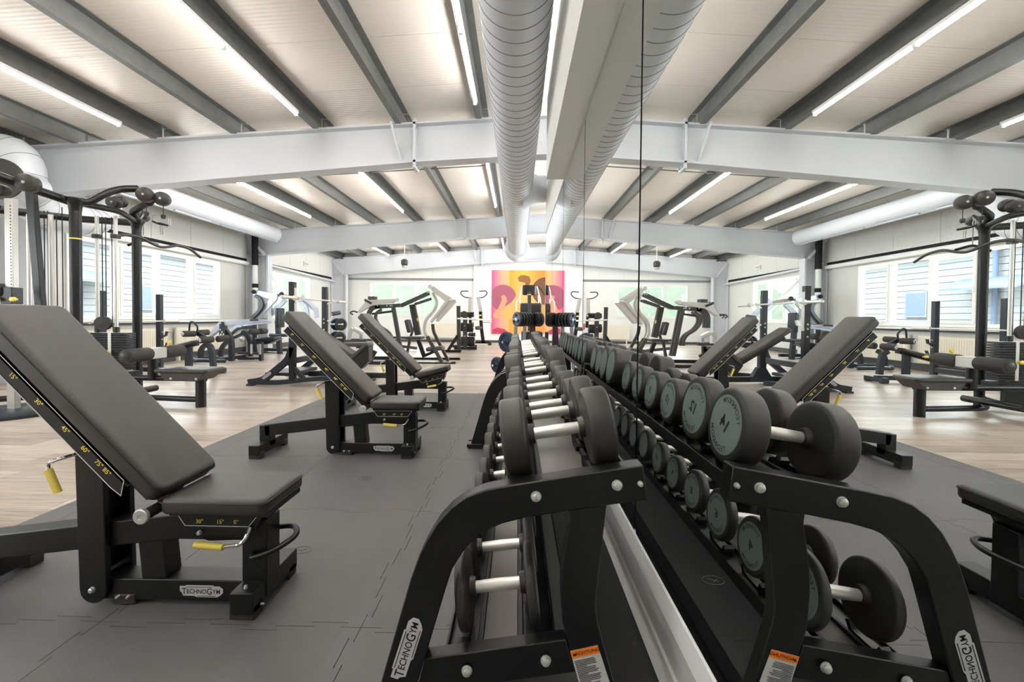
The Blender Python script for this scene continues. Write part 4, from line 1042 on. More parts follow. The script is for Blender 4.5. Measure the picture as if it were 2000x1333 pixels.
part('carriage_roller', MB().cyl((cx_ - 0.13, cy_ - 0.08, cz + 0.06), (cx_ - 0.13, cy_ + 0.05, cz + 0.06), 0.085, 24), 'graphite', cg)
part('floor_base', MB().lathe(Vector((cx_, cy_, 0)), (0, 0, 1), [(0, .42), (.03, .42), (.06, .36), (.065, 0)], 32), 'blue_black_metal', ct)
# pulldown seat
part('seat_pad', MB().pad(V(-3.885, 4.86, 0.448), (0.64, 0.34, 0.05), 0.02), 'leather', ct)
SH = V(-3.8, 4.86, 0).x + 3.8
yy0, yy1 = Yv(4.86) - 0.15, Yv(4.86) + 0.15
part('seat_shell', MB().prism([(x_ + SH, yy0, z_) for x_, z_ in ((-4.14, 0.425), (-3.60, 0.425), (-3.62, 0.40), (-3.70, 0.33), (-4.08, 0.33))], (0, yy1 - yy0, 0)), 'graphite', ct, 0.006)
part('seat_leg', MB().tube([V(-3.76, 4.86, 0.0), V(-3.76, 4.86, 0.34)], 0.055, 20), bk, ct)
for dx in (-4.0 + SH, -3.70 + SH): bolt_at((dx, yy0, 0.36), (0, -1, 0), 0.012, ct)
T_('seat_beam', [V(-4.95, 4.9, 0.34), V(-3.7, 4.86, 0.34)], 0.035)
T_('floor_tube', [V(-5.02, 5.35, 0.09), V(-4.6, 4.95, 0.09), V(-3.78, 4.86, 0.09)], 0.035)
T_('floor_tube', [V(-4.79, 4.48, 0.09), V(-4.85, 4.95, 0.13), V(-5.02, 5.38, 0.13)], 0.035)
T_('floor_tube', [pC + Vector((0, 0, 0.09)), V(-5.02, 5.38, 0.09)], 0.035)
T_('foot_rest', [V(-4.55, 4.55, 0.17), V(-4.55, 5.15, 0.17)], 0.04)
part('knee_post', MB().tube([V(-4.33, 4.86, 0.33), V(-4.33, 4.86, 0.63)], 0.05, 18), bk, ct)
roller('knee_roller', V(-4.24, 4.42, 0.645), V(-4.28, 4.75, 0.645), 0.078, ct, 'graphite', 'foam')
roller('knee_roller', V(-4.34, 5.28, 0.645), V(-4.30, 4.95, 0.645), 0.078, ct, 'graphite', 'foam')
part('roller_block', MB().box(V(-4.29, 4.85, 0.645), (0.11, 0.22, 0.13)), 'silver_paint', ct, 0.01)
part('pull_pin', MB().lathe(V(-4.30, 5.02, 0.70), (0.3, 0.3, 1), [(0, .012), (.05, .012), (.05, .022), (.09, .022), (.095, 0)], 12), 'yellow', ct)
# hanging bars
lbz = 2.03
lat = [V(-4.27, 4.36, 1.95), V(-4.27, 4.47, 1.995), V(-4.27, 4.64, 2.0), V(-4.26, 4.80, 1.945), V(-4.26, 4.90, 1.925), V(-4.26, 5.0, 1.945), V(-4.26, 5.16, 2.0), V(-4.255, 5.34, 1.975), V(-4.25, 5.50, 1.89)]
lt = thing('lat_bar', 'long wavy black pulldown bar hanging from the cable tower', 'pulldown bar', V(-4.26, 4.92, 1.9))
part('bar', MB().tube(smooth(lat, 0.07), 0.0165, 12), 'graphite', lt)
top_ = P(308, 437, Yv(4.92))
part('spreader', MB().tube([P(297, 432, Yv(4.86)), P(306, 436, Yv(4.9)), P(312, 437, Yv(4.92)), P(329, 441, Yv(4.97))], [0.011, 0.011, 0.017, 0.011], 10), bk, lt)
for (px, py, px2, py2, y) in ((300, 420, 300, 432, 4.88), (331, 428, 331, 441, 4.97), (315, 442, 316, 458, 4.92)):
    part('carabiner', MB().tube([P(px - 2, py, Yv(y)), P(px + 2, py, Yv(y)), P(px2 + 2, py2, Yv(y)), P(px2 - 2, py2, Yv(y))], 0.005, 6, closed=True), 'chrome', lt)
sb = thing('short_pulldown_bar', 'short bent black pulldown bar hanging behind the tower post', 'pulldown bar', P(280, 475, Yv(5.75)))
part('bar', MB().tube(smooth([P(249, 480, Yv(5.6)), P(262, 475, Yv(5.65)), P(280, 469, Yv(5.75)), P(309, 479, Yv(5.9))], 0.05), 0.017, 10), bk, sb)
q = P(280, 469, Yv(5.75)); part('hook', MB().tube([q, q + Vector((0, 0, 0.10))], 0.006, 6), 'chrome', sb)
part('hanging_cable', MB().tube([q + Vector((0, 0, 0.10)), q + Vector((0, 0, 0.36))], 0.004, 6), 'cable', sb)

# ---- olympic decline bench by the window
c3 = crop(300, 600, 9.09)
db = thing('decline_bench', 'black decline bench with chrome capped leg rollers before the side windows', 'weight bench', V(-6.2, 7.5, 0))
bb = 'blue_black_metal'
for y_, x_ in ((6.8, -6.9), (7.9, -6.9)):
    u_ = part('rack_upright', MB().bar([V(x_, y_, 0.02), V(x_, y_, 1.5)], (0, 1, 0), 0.08, 0.09), bb, db, 0.004)
    part('safety_hook', MB().bar([V(x_ + 0.04, y_, 0.66), V(x_ + 0.12, y_, 0.70), V(x_ + 0.14, y_, 0.78)], (0, 1, 0), 0.05, 0.02), bb, u_)
    part('safety_hook', MB().bar([V(x_ + 0.04, y_, 0.46), V(x_ + 0.12, y_, 0.49), V(x_ + 0.15, y_, 0.56)], (0, 1, 0), 0.05, 0.02), bb, u_)
    for z in (0.46, 0.62, 0.76): bolt_at(V(x_ + 0.046, y_, z), (1, 0, 0), 0.012, u_)
part('rack_tie', MB().bar([V(-6.9, 6.8, 0.2), V(-6.9, 7.9, 0.2)], (1, 0, 0), 0.07, 0.08), bb, db)
part('bench_pad', MB().pad(V(-6.25, 7.45, 0.50), (0.95, 0.30, 0.06), 0.02, Matrix.Rotation(math.radians(-14), 3, 'Y')), 'leather', db)
part('pad_frame', MB().bar([V(-6.75, 7.45, 0.33), V(-5.82, 7.45, 0.57)], (0, 1, 0), 0.08, 0.06), bb, db)
part('bench_post', MB().bar([V(-5.98, 7.45, 0.06), V(-5.98, 7.45, 0.52)], (0, 1, 0), 0.08, 0.10), bb, db, 0.004)
part('floor_beam', MB().bar([V(-6.9, 7.45, 0.09), V(-5.5, 7.5, 0.09)], (0, 1, 0), 0.08, 0.08), bb, db, 0.004)
part('curved_leg', MB().bar(smooth([c3(930, 650, 7.5), c3(1010, 700, 7.5), c3(1040, 820, 7.5), c3(1062, 1060, 7.5)], 0.2), (0, 1, 0), 0.075, 0.09), bb, db, 0.004)
xf_ = V(-5.56, 7.5, 0).x
part('front_foot', MB().bx(xf_ - 0.06, xf_ + 0.06, Yv(7.35), Yv(7.75), 0.02, 0.10), bb, db, 0.004)
for y_ in (7.39, 7.71): part('foot_pad', MB().bx(xf_ - 0.06, xf_ + 0.06, Yv(y_) - 0.03, Yv(y_) + 0.03, 0, 0.02), 'rubber', db)
part('support_strut', MB().bar([c3(600, 700, 7.5), c3(800, 600, 7.5)], (0, 1, 0), 0.06, 0.06), 'silver_paint', db)
part('knee_arm', MB().bar([c3(760, 450, 7.45), c3(900, 540, 7.45), c3(1000, 620, 7.45)], (0, 1, 0), 0.06, 0.07), bb, db)
roller('leg_roller', c3(520, 478, 7.2), c3(735, 474, 7.4), 0.055, db); roller('leg_roller', c3(965, 448, 7.7), c3(800, 462, 7.5), 0.055, db)
roller('leg_roller', c3(825, 590, 7.2), c3(1050, 575, 7.42), 0.06, db); roller('leg_roller', c3(1320, 550, 7.72), c3(1130, 572, 7.52), 0.06, db)
part('loop_handle', MB().tube(smooth([c3(630, 430, 7.4), c3(645, 275, 7.4), c3(690, 258, 7.4), c3(785, 350, 7.4), c3(775, 430, 7.4)], 0.05), 0.016, 10), bb, db)
part('pull_pin', MB().lathe(c3(370, 740, 7.3), (-1, -0.3, 0), [(0, .012), (.03, .012), (.03, .024), (.08, .024), (.085, 0)], 12), 'yellow', db)
def barbell(name, lab, a, b, sl=0.38):
    a = Vector(a); b = Vector(b); d = (b - a).normalized()
    t = thing(name, lab, 'barbell', (a + b) / 2)
    part('shaft', MB().cyl(a + d * sl, b - d * sl, 0.014, 12), 'steel', t)
    for p, s in ((a, d), (b, -d)):
        part('sleeve', MB().lathe(p, s, [(0, .018), (.004, .025), (sl - .02, .025), (sl - .02, .038), (sl, .038), (sl + 0.005, 0)], 16), 'steel', t)
    return t
barbell('barbell', 'steel barbell on the decline bench hooks before the side windows', V(-6.84, 6.2, 0.98), V(-6.84, 8.28, 0.98))

# ---- cable rower handle post and small stand between tower and decline bench
c0 = crop(120, 430, 4.9375)
# ---- leg press lever machine
lm = thing('lever_leg_machine', 'plate loaded leg machine with long silver lever before the side wall', 'gym machine', V(-6.6, 9.4, 0))
def poly(name, f, pts, y, d, m, root, bev=0.004): return part(name, MB().prism([f(a, b, y) for a, b in pts], (0, d, 0)), m, root, bev)
def pbar(name, f, pts, y, w, h, m, root, rad=0.15, bev=0.004): return part(name, MB().bar(smooth([f(a, b, y) for a, b in pts], rad) if len(pts) > 2 else [f(a, b, y) for a, b in pts], YA, w, h), m, root, bev)
poly('lever_arm', c3, [(950, 500), (1165, 262), (1250, 245), (1250, 345), (1170, 400), (1015, 525)], 9.3, 0.10, 'silver_blue', lm)
poly('lever_arm', c3, [(1235, 245), (1720, 212), (2010, 225), (2010, 258), (1700, 300), (1235, 335)], 9.28, 0.10, 'silver_blue', lm)
poly('lever_arm', c3, [(1580, 320), (1900, 265), (2080, 250), (2080, 285), (1850, 310), (1600, 345)], 9.9, 0.08, 'silver_blue', lm)
poly('pivot_bracket', c3, [(1168, 262), (1225, 262), (1262, 500), (1160, 500)], 9.25, 0.14, bb, lm)
for a, b in ((1190, 290), (1185, 405), (1215, 445), (1195, 485), (1240, 485)): bolt_at(c3(a, b, 9.25), (0, -1, 0), 0.016, lm)
pbar('curved_leg', c3, [(1260, 400), (1360, 520), (1385, 640), (1385, 960)], 9.35, 0.09, 0.10, bb, lm)
pbar('curved_leg', c3, [(1330, 600), (1240, 680), (1200, 760), (1195, 880)], 9.6, 0.08, 0.085, bb, lm)
pbar('curved_leg', c3, [(960, 650), (880, 700), (835, 780), (835, 900)], 9.0, 0.08, 0.085, bb, lm)
part('base_loop', MB().tube(smooth([c3(1280, 960, 9.2), c3(700, 950, 9.0), c3(690, 920, 9.4), c3(1100, 900, 9.9), c3(1450, 905, 9.9)], 0.12), 0.045, 8), bb, lm)
pbar('base_beam', c3, [(1110, 945), (1660, 870)], 9.6, 0.09, 0.075, bb, lm)
roller('foot_bar', c3(1700, 232, 9.1), c3(2010, 225, 9.5), 0.022, lm, 'steel', 'graphite')
# ---- leg curl machine
lc = thing('leg_curl_machine', 'plate loaded leg curl machine with black rollers beside the column', 'gym machine', V(-6.4, 10.0, 0))
pbar('top_arm', c3, [(1370, 480), (1500, 370), (1820, 365)], 9.95, 0.08, 0.075, bb, lc)
poly('lever_arm', c3, [(1320, 430), (1490, 300), (1560, 300), (1560, 360), (1480, 370), (1350, 480)], 9.9, 0.08, 'silver_blue', lc)
pbar('curved_leg', c3, [(1570, 440), (1680, 520), (1720, 640), (1720, 880)], 9.8, 0.08, 0.085, bb, lc)
pbar('brace', c3, [(1380, 570), (1590, 470)], 9.8, 0.06, 0.06, bb, lc)
poly('post', c3, [(1850, 620), (1915, 620), (1915, 955), (1870, 960)], 9.8, 0.1, bb, lc)
pbar('base_beam', c3, [(1510, 915), (1880, 915)], 9.8, 0.09, 0.06, bb, lc)
pbar('base_beam', c3, [(1510, 815), (1900, 830)], 10.6, 0.09, 0.06, bb, lc)
for a in (1810, 1840): bolt_at(c3(a, 935, 9.75), (0, -1, 0), 0.012, lc)
roller('leg_roller', c3(1690, 430, 9.6), c3(1850, 445, 9.85), 0.075, lc, 'graphite'); roller('leg_roller', c3(1985, 425, 10.3), c3(1890, 430, 10.0), 0.075, lc, 'graphite')
c4 = crop(440, 540, 7.404)
part('bench_pad', MB().pad(c4(625, 905, 10.1), (0.52, 0.35, 0.09), 0.03, Matrix.Rotation(math.radians(-5), 3, 'Y')), 'blue_black_metal', lc)
part('pad_wedge', MB().prism([c4(470, 930, 10.0), c4(770, 905, 10.0), c4(600, 985, 10.0), c4(420, 985, 10.0)], (0, 0.25, 0)), bb, lc)
part('weight_rack', MB().bar([c4(505, 980, 9.8), c4(505, 1130, 9.8)], YA, 0.05, 0.05), 'silver_paint', lc)
part('counterweight', MB().cyl(c3(1590, 555, 9.7), c3(1590, 590, 9.7) + Vector((0, -0.06, 0)), 0.05, 16), 'silver_paint', lc)
part('label_plate', MB().prism([c3(1715, 660, 9.75), c3(1755, 660, 9.75), c3(1755, 830, 9.75), c3(1715, 830, 9.75)], (0, 0.004, 0)), 'label_grey', lc)
# ---- shoulder press by the far column
sp_ = thing('shoulder_press', 'silver armed shoulder press machine in front of the far column', 'gym machine', P(520, 690, Yv(12.0)))
ys_ = 11.7
pbar('press_arm', c4, [(420, 240), (760, 300)], ys_, 0.08, 0.17, 'silver_blue', sp_)
pbar('press_arm', c4, [(720, 320), (440, 610)], ys_, 0.08, 0.15, 'silver_blue', sp_)
pbar('press_arm', c4, [(870, 340), (630, 580)], ys_ + 0.7, 0.08, 0.13, 'silver_blue', sp_)
pbar('press_arm', c4, [(1090, 290), (1310, 480)], ys_, 0.08, 0.13, 'silver_blue', sp_)
pbar('press_arm', c4, [(1310, 470), (1325, 600)], ys_, 0.08, 0.11, 'silver_blue', sp_)
pbar('bent_frame', c4, [(430, 280), (520, 330), (545, 420), (480, 520), (390, 605)], ys_ - 0.1, 0.09, 0.085, bb, sp_)
pbar('bent_frame', c4, [(1080, 360), (1180, 440), (1195, 560), (1190, 680)], ys_ - 0.1, 0.09, 0.09, 'silver_blue', sp_)
part('joint', MB().cyl(c4(412, 225, ys_ - .1), c4(412, 225, ys_ + .15), 0.06, 18), 'chrome', sp_)
part('joint', MB().cyl(c4(815, 255, ys_ - .1), c4(815, 255, ys_ + .15), 0.06, 18), 'graphite', sp_)
part('cross_head', MB().bar([c4(780, 270, ys_ + .1), c4(1100, 330, ys_ + .3)], YA, 0.08, 0.10), 'silver_paint', sp_)
part('back_pad', MB().pad(c4(790, 600, ys_ - .2), (0.12, 0.35, 0.55), 0.03), 'blue_black_metal', sp_)
part('seat_post', MB().bar([c4(755, 640, ys_), c4(790, 1130, ys_)], YA, 0.12, 0.11), bb, sp_, 0.004)
part('seat_pad', MB().pad(c4(800, 850, ys_ - .1), (0.5, 0.4, 0.09), 0.03), 'blue_black_metal', sp_)
for a, b in (((520, 1060), (950, 1065)), ((520, 1110), (850, 1130)), ((560, 1130), (860, 1130))): pbar('base_beam', c4, [a, b], ys_ + 0.3, 0.1, 0.09, bb, sp_)
pbar('rear_leg', c4, [(420, 610), (430, 1100)], ys_ + 0.2, 0.09, 0.09, bb, sp_)
pbar('rear_leg', c4, [(1190, 660), (1180, 1080)], ys_ + 0.2, 0.09, 0.09, bb, sp_)

# ---- incline olympic bench with rack
ib = thing('incline_bench_rack', 'black incline press bench with two tall uprights behind the middle bench', 'weight bench', V(-3.3, 6.9, 0))
for y_ in (6.38, 7.45):
    u_ = part('rack_upright', MB().bar([V(-3.5, y_, 0.08), V(-3.5, y_, 1.64)], YA, 0.085, 0.085), bb if y_ > 7 else 'black_metal', ib, 0.004)
    part('upright_face', MB().bx(V(-3.5, y_, 0).x + 0.044, V(-3.5, y_, 0).x + 0.048, Yv(y_) - 0.035, Yv(y_) + 0.035, 0.95, 1.55), 'silver_paint' if y_ < 7 else 'graphite', u_)
    part('bar_hook', MB().bar([V(-3.45, y_, 1.33), V(-3.38, y_, 1.35), V(-3.36, y_, 1.42)], YA, 0.05, 0.025), 'steel', u_)
    part('bar_hook', MB().bar([V(-3.45, y_, 1.02), V(-3.38, y_, 1.04), V(-3.36, y_, 1.11)], YA, 0.05, 0.025), 'steel', u_)
    for z in (0.86, 0.98, 1.05): bolt_at(V(-3.5, y_, z) + Vector((0, -0.043, 0)), (0, -1, 0), 0.013, u_)
    pb_ = part('bent_foot', MB().bar(smooth([V(-3.5, y_, 0.62), V(-3.56, y_, 0.42), V(-3.95, y_, 0.09), V(-4.18, y_, 0.055)], 0.12), YA, 0.085, 0.095), bb, ib, 0.004)
    part('foot_pad', MB().bx(V(-4.15, y_, 0).x - 0.05, V(-4.15, y_, 0).x + 0.05, Yv(y_) - 0.05, Yv(y_) + 0.05, 0, 0.03), 'rubber', ib)
    part('floor_runner', MB().bar(smooth([V(-4.14, y_, 0.055), V(-3.7, y_, 0.05), V(-3.2, y_, 0.12), V(-2.9, y_, 0.13)], 0.2), YA, 0.08, 0.07), bb, ib, 0.004)
    part('strut', MB().bar([V(-3.55, y_, 0.36), V(-3.3, y_, 0.09)], YA, 0.06, 0.06), bb, ib)
logo(V(-3.88, 6.38, 0.165) + Vector((0, -0.045, 0)), (0.8, 0, 0.62), (-0.62, 0, 0.8), (0, -1, 0), 0.17, ib)
part('cross_tie', MB().bar([V(-3.5, 6.38, 0.4), V(-3.5, 7.45, 0.4)], (1, 0, 0), 0.08, 0.09), bb, ib)
dv = Vector((-0.84, 0, 0.54)).normalized(); nv = Vector((0.54, 0, 0.84)).normalized(); rotv = Matrix((-dv, YA, nv)).transposed()
ym_ = 6.9
part('back_pad', MB().pad(V(-3.14, ym_, 0.70), (0.98, 0.32, 0.075), 0.025, rotv), 'leather', ib)
part('pad_frame', MB().bar([V(-3.5, ym_, 0.83), V(-2.72, ym_, 0.33)], YA, 0.08, 0.06), 'black_metal', ib)
part('seat_pad', MB().pad(V(-2.62, ym_, 0.52), (0.40, 0.32, 0.07), 0.025, Matrix.Rotation(math.radians(-42), 3, 'Y')), 'leather', ib)
part('seat_plate', MB().prism([V(-2.80, ym_ - .12, 0.36), V(-2.50, ym_ - .12, 0.62), V(-2.46, ym_ - .12, 0.60), V(-2.46, ym_ - .12, 0.36), V(-2.60, ym_ - .12, 0.22), V(-2.72, ym_ - .12, 0.24)], (0, 0.2, 0)), 'black_metal', ib, 0.01)
part('seat_post', MB().bar([V(-3.15, ym_, 0.10), V(-3.15, ym_, 0.62)], YA, 0.09, 0.09), 'black_metal', ib)
part('floor_beam', MB().bar([V(-3.5, ym_, 0.13), V(-2.5, ym_, 0.11), V(-2.2, ym_, 0.11)], YA, 0.09, 0.085), 'black_metal', ib, 0.004)
part('gusset', MB().prism([V(-3.35, ym_ - .05, 0.09), V(-2.95, ym_ - .05, 0.09), V(-3.08, ym_ - .05, 0.32), V(-3.2, ym_ - .05, 0.32)], (0, 0.1, 0)), bb, ib)
part('front_foot', MB().bx(-2.56, -2.46, Yv(6.72), Yv(7.1), 0.02, 0.1), 'black_metal', ib, 0.004)
for dy in (6.75, 7.07): part('foot_pad', MB().bx(-2.56, -2.46, Yv(dy) - .03, Yv(dy) + .03, 0, 0.02), 'rubber', ib)
part('spotter_step', MB().bx(-4.05, -3.6, Yv(6.5), Yv(7.3), 0.14, 0.19), 'graphite', ib)
for k, (px, py) in enumerate(((656, 634), (654, 660))):
    q = P(px, py, Yv(7.62))
    part('storage_peg', MB().cyl((-3.46, Yv(7.5), q.z), (q.x + 0.14, Yv(7.62), q.z), 0.02, 12), 'chrome', ib)
    for j in range(2):
        c = q + Vector((0.03 + 0.055 * j, 0, 0)); ax = Vector((0.75, -0.66, 0)).normalized()
        single('weight_plate', plate_disc(c - ax * (0.05 - 0.06 * j), ax, 0.115, 0.03, 'plate_blue'), 'plate_blue' if j == 0 else 'plate_black',
               '%s disc, %s of the two on the %s peg of the incline rack' % ('small dark blue' if j == 0 else 'small black', 'inner' if j == 0 else 'outer', 'upper' if k == 0 else 'lower'), 'weight plate', 'discs stored on the incline rack')
roller('roller_grip', P(648, 614, Yv(7.6)), P(664, 611, Yv(7.75)), 0.04, ib, 'chrome', 'blue_black_metal')
barbell('rack_barbell', 'long steel barbell resting across the tall incline rack uprights', V(-3.40, 5.9, 1.385), V(-3.40, 8.1, 1.385))

# ---- two plate loaded machines in the middle distance
c5 = crop(640, 540, 7.404)
ma = thing('chest_press_machine', 'plate loaded machine with flat silver lever left of the tall angled one', 'gym machine', P(760, 710, Yv(9.6)))
y = 9.4; sil = 'silver_paint'; bk2 = 'graphite'
for dy in (0.0, 0.75):
    poly('lever_arm', c5, [(1010, 325), (560, 345), (425, 520), (450, 532), (640, 425), (960, 378)], y + dy, 0.07, sil, ma)
    pbar('main_beam', c5, [(690, 445), (1060, 420)], y + dy + 0.1, 0.09, 0.085, bk2, ma)
    pbar('curved_frame', c5, [(760, 430), (640, 460), (590, 540), (590, 700)], y + dy + 0.1, 0.09, 0.09, bk2, ma)
    pbar('curved_frame', c5, [(780, 480), (700, 530), (690, 620), (760, 730), (880, 800), (930, 880), (930, 960)], y + dy + 0.05, 0.08, 0.055, bk2, ma, 0.3)
    part('joint', MB().cyl(c5(1000, 340, y + dy - 0.06), c5(1000, 340, y + dy + 0.12), 0.045, 18), 'steel', ma)
    part('plate_peg', MB().cyl(c5(545, 345, y + dy - 0.25), c5(620, 385, y + dy), 0.03, 14), bk2, ma)
    part('grip', MB().tube(smooth([c5(430, 522, y + dy), c5(370, 500, y + dy - .05), c5(320, 528, y + dy - .1), c5(360, 552, y + dy - .15)], 0.05), 0.018, 10), 'graphite', ma)
pbar('upright', c5, [(950, 455), (1065, 1110)], y + 0.1, 0.08, 0.085, bk2, ma)
pbar('upright', c5, [(950, 455), (1065, 1110)], y + 0.8, 0.08, 0.085, bk2, ma)
pbar('tie_bar', c5, [(640, 545), (950, 505)], y + 0.4, 0.07, 0.05, bk2, ma)
poly('head_block', c5, [(580, 290), (680, 290), (680, 340), (580, 340)], y + 0.4, 0.2, bk2, ma)
for a in (720, 855, 905, 930): bolt_at(c5(a, 425, y + 0.05), (0, -1, 0), 0.014, ma)
pbar('base_beam', c5, [(530, 1255), (1180, 1262)], y, 0.1, 0.085, 'black_metal', ma)
pbar('base_beam', c5, [(560, 1180), (1080, 1185)], y + 0.9, 0.1, 0.085, 'black_metal', ma)
pbar('slanted_leg', c5, [(690, 1080), (600, 1230)], y, 0.08, 0.09, 'black_metal', ma)
part('seat_pad', MB().pad(c5(400, 985, y + .2), (0.62, 0.36, 0.10), 0.035), 'leather', ma)
part('seat_post', MB().bar([c5(620, 960, y + .3), c5(620, 1240, y + .3)], YA, 0.1, 0.09), 'black_metal', ma)
part('seat_arm', MB().bar([c5(420, 1020, y + .3), c5(640, 1010, y + .3)], YA, 0.1, 0.07), 'black_metal', ma)
mb_ = thing('row_machine', 'plate loaded machine with tall angled silver lever beside the plate tree', 'gym machine', P(820, 705, Yv(10.0)))
y = 9.7
for dy in (0.0, 0.62):
    poly('lever_arm', c5, [(1480, 155), (1525, 142), (1790, 315), (1590, 560), (1500, 682), (1485, 645), (1695, 362), (1510, 215)], y + dy, 0.09, sil, mb_)
    poly('lever_face', c5, [(1795, 318), (1866, 372), (1600, 660), (1560, 655), (1590, 560)], y + dy + 0.05, 0.05, sil, mb_)
    pbar('main_beam', c5, [(1065, 425), (1470, 240)], y + dy + 0.1, 0.09, 0.09, bk2, mb_)
    pbar('damper', c5, [(1260, 405), (1500, 325)], y + dy + 0.05, 0.06, 0.06, bk2, mb_)
    pbar('curved_frame', c5, [(1520, 240), (1590, 370), (1550, 490), (1410, 640), (1400, 790), (1440, 880)], y + dy + 0.1, 0.08, 0.06, sil, mb_, 0.3)
    pbar('front_leg', c5, [(1440, 870), (1655, 1245)], y + dy, 0.08, 0.08, bk2, mb_)
    part('joint', MB().cyl(c5(1480, 150, y + dy - .08), c5(1480, 150, y + dy + .14), 0.05, 18), 'steel', mb_)
    part('plate_peg', MB().cyl(c5(1770, 350, y + dy - 0.02), c5(1870, 345, y + dy - 0.28), 0.03, 14), 'steel', mb_)
    for a, b in ((1420, 195), (1445, 235), (1470, 230), (1525, 270)): bolt_at(c5(a, b, y + dy + 0.04), (0, -1, 0), 0.014, mb_)
pbar('upright', c5, [(1225, 410), (1310, 850)], y + 0.35, 0.12, 0.14, bk2, mb_)
part('upright_badge', MB().prism([c5(1285, 605, y + .28), c5(1305, 605, y + .28), c5(1312, 650, y + .28), c5(1292, 650, y + .28)], (0, 0.004, 0)), 'yellow', mb_)
pbar('rear_leg', c5, [(1520, 690), (1530, 800), (1600, 940), (1745, 1225)], y + 0.5, 0.08, 0.07, bk2, mb_, 0.1)
pbar('rear_leg', c5, [(1190, 910), (1140, 1165)], y + 0.2, 0.07, 0.06, bk2, mb_)
pbar('rear_leg', c5, [(1270, 690), (1190, 900)], y + 0.6, 0.07, 0.05, bk2, mb_)
part('plate_tray', MB().pad(c5(1260, 888, y + .35), (0.42, 0.42, 0.055), 0.02), 'graphite', mb_)
pbar('seat_column', c5, [(1310, 920), (1400, 1170)], y + 0.25, 0.09, 0.09, 'black_metal', mb_)
part('seat_pad', MB().pad(c5(1560, 1045, y + .15), (0.42, 0.36, 0.10), 0.035, Matrix.Rotation(math.radians(-6), 3, 'Y')), 'leather', mb_)
pbar('seat_bracket', c5, [(1400, 1150), (1560, 1080)], y + 0.3, 0.08, 0.07, 'black_metal', mb_)
part('chest_pad', MB().pad(c5(1175, 720, y + .3), (0.11, 0.3, 0.32), 0.03, Matrix.Rotation(math.radians(-14), 3, 'Y')), 'graphite', mb_)
pbar('base_beam', c5, [(1170, 1195), (1905, 1200)], y + 0.9, 0.1, 0.08, 'black_metal', mb_)
pbar('base_beam', c5, [(1190, 1262), (1845, 1275)], y, 0.1, 0.085, 'black_metal', mb_)
for a, b, yy_ in ((1890, 1220, y + .9), (1820, 1300, y)):
    q = c5(a, b, yy_); part('foot_pad', MB().bx(q.x - .05, q.x + .05, q.y - .05, q.y + .05, 0, 0.05), 'rubber', mb_)
part('foot_rest', MB().bar([c5(620, 1040, y + .1), c5(560, 1240, y + .1)], YA, 0.2, 0.03), 'black_metal', mb_)

# ---- leg press / cardio shapes at the gable
c8 = crop(860, 560, 7.143)
lp = thing('low_rower', 'pale low machine standing under the gable window left of the presses', 'gym machine', P(700, 685, Yv(14.0)))
pbar('rail', c5, [(230, 945), (560, 930)], 13.6, 0.12, 0.10, 'graphite', lp)
pbar('curved_leg', c5, [(310, 930), (320, 820), (360, 750)], 13.6, 0.1, 0.10, 'silver_paint', lp)
part('seat_pad', MB().pad(c5(440, 790, 13.6), (0.35, 0.3, 0.12), 0.04, Matrix.Rotation(0.5, 3, 'Y')), 'silver_paint', lp)
pbar('post', c5, [(490, 930), (485, 800)], 13.8, 0.1, 0.1, 'silver_blue', lp)
pbar('base_beam', c5, [(960, 1000), (1290, 1040)], 13.2, 0.1, 0.09, 'graphite', lp)
pbar('upper_rail', c5, [(940, 885), (1250, 890)], 13.4, 0.1, 0.07, 'graphite', lp)
# ---- barbell stand, plate tree and lever tower near the print
bs = thing('barbell_stand', 'thin black barbell stand left of the plate tree', 'rack', P(885, 687, Yv(12.9)))
yb = 12.8
pbar('upright', c8, [(253, 270), (262, 900)], yb, 0.06, 0.12, 'graphite', bs)
pbar('diagonal_leg', c8, [(245, 680), (110, 890)], yb, 0.07, 0.09, 'black_metal', bs)
pbar('base_beam', c8, [(60, 900), (290, 905)], yb, 0.09, 0.08, 'black_metal', bs)
pbar('base_beam', c8, [(130, 830), (260, 835)], yb + 1.0, 0.09, 0.08, 'black_metal', bs)
for a, b in ((250, 600), (255, 640)): part('peg', MB().cyl(c8(a, b, yb), c8(a + 20, b, yb) + Vector((0, -0.1, 0)), 0.03, 10), 'graphite', bs)
barbell('stand_barbell', 'pale barbell lying across the thin stand and plate tree', c8(235, 447, yb - .1), c8(705, 468, yb + .3), 0.6)
pt = thing('plate_tree', 'grey plate tree loaded with black discs in front of the gable wall', 'plate tree', P(908, 683, Yv(13.9)))
yt = 13.9
pbar('post', c8, [(348, 360), (345, 860)], yt, 0.14, 0.14, 'graphite', pt)
pbar('base_beam', c8, [(195, 858), (510, 858)], yt, 0.12, 0.10, 'black_metal', pt)
pbar('base_beam', c8, [(400, 830), (510, 835)], yt + .6, 0.1, 0.10, 'black_metal', pt)
for a, b in ((345, 548), (345, 690)):
    part('badge', MB().box(c8(a, b, yt) + Vector((0, -0.075, 0)), (0.06, 0.004, 0.03)), 'silver_paint', pt)
nm = 0
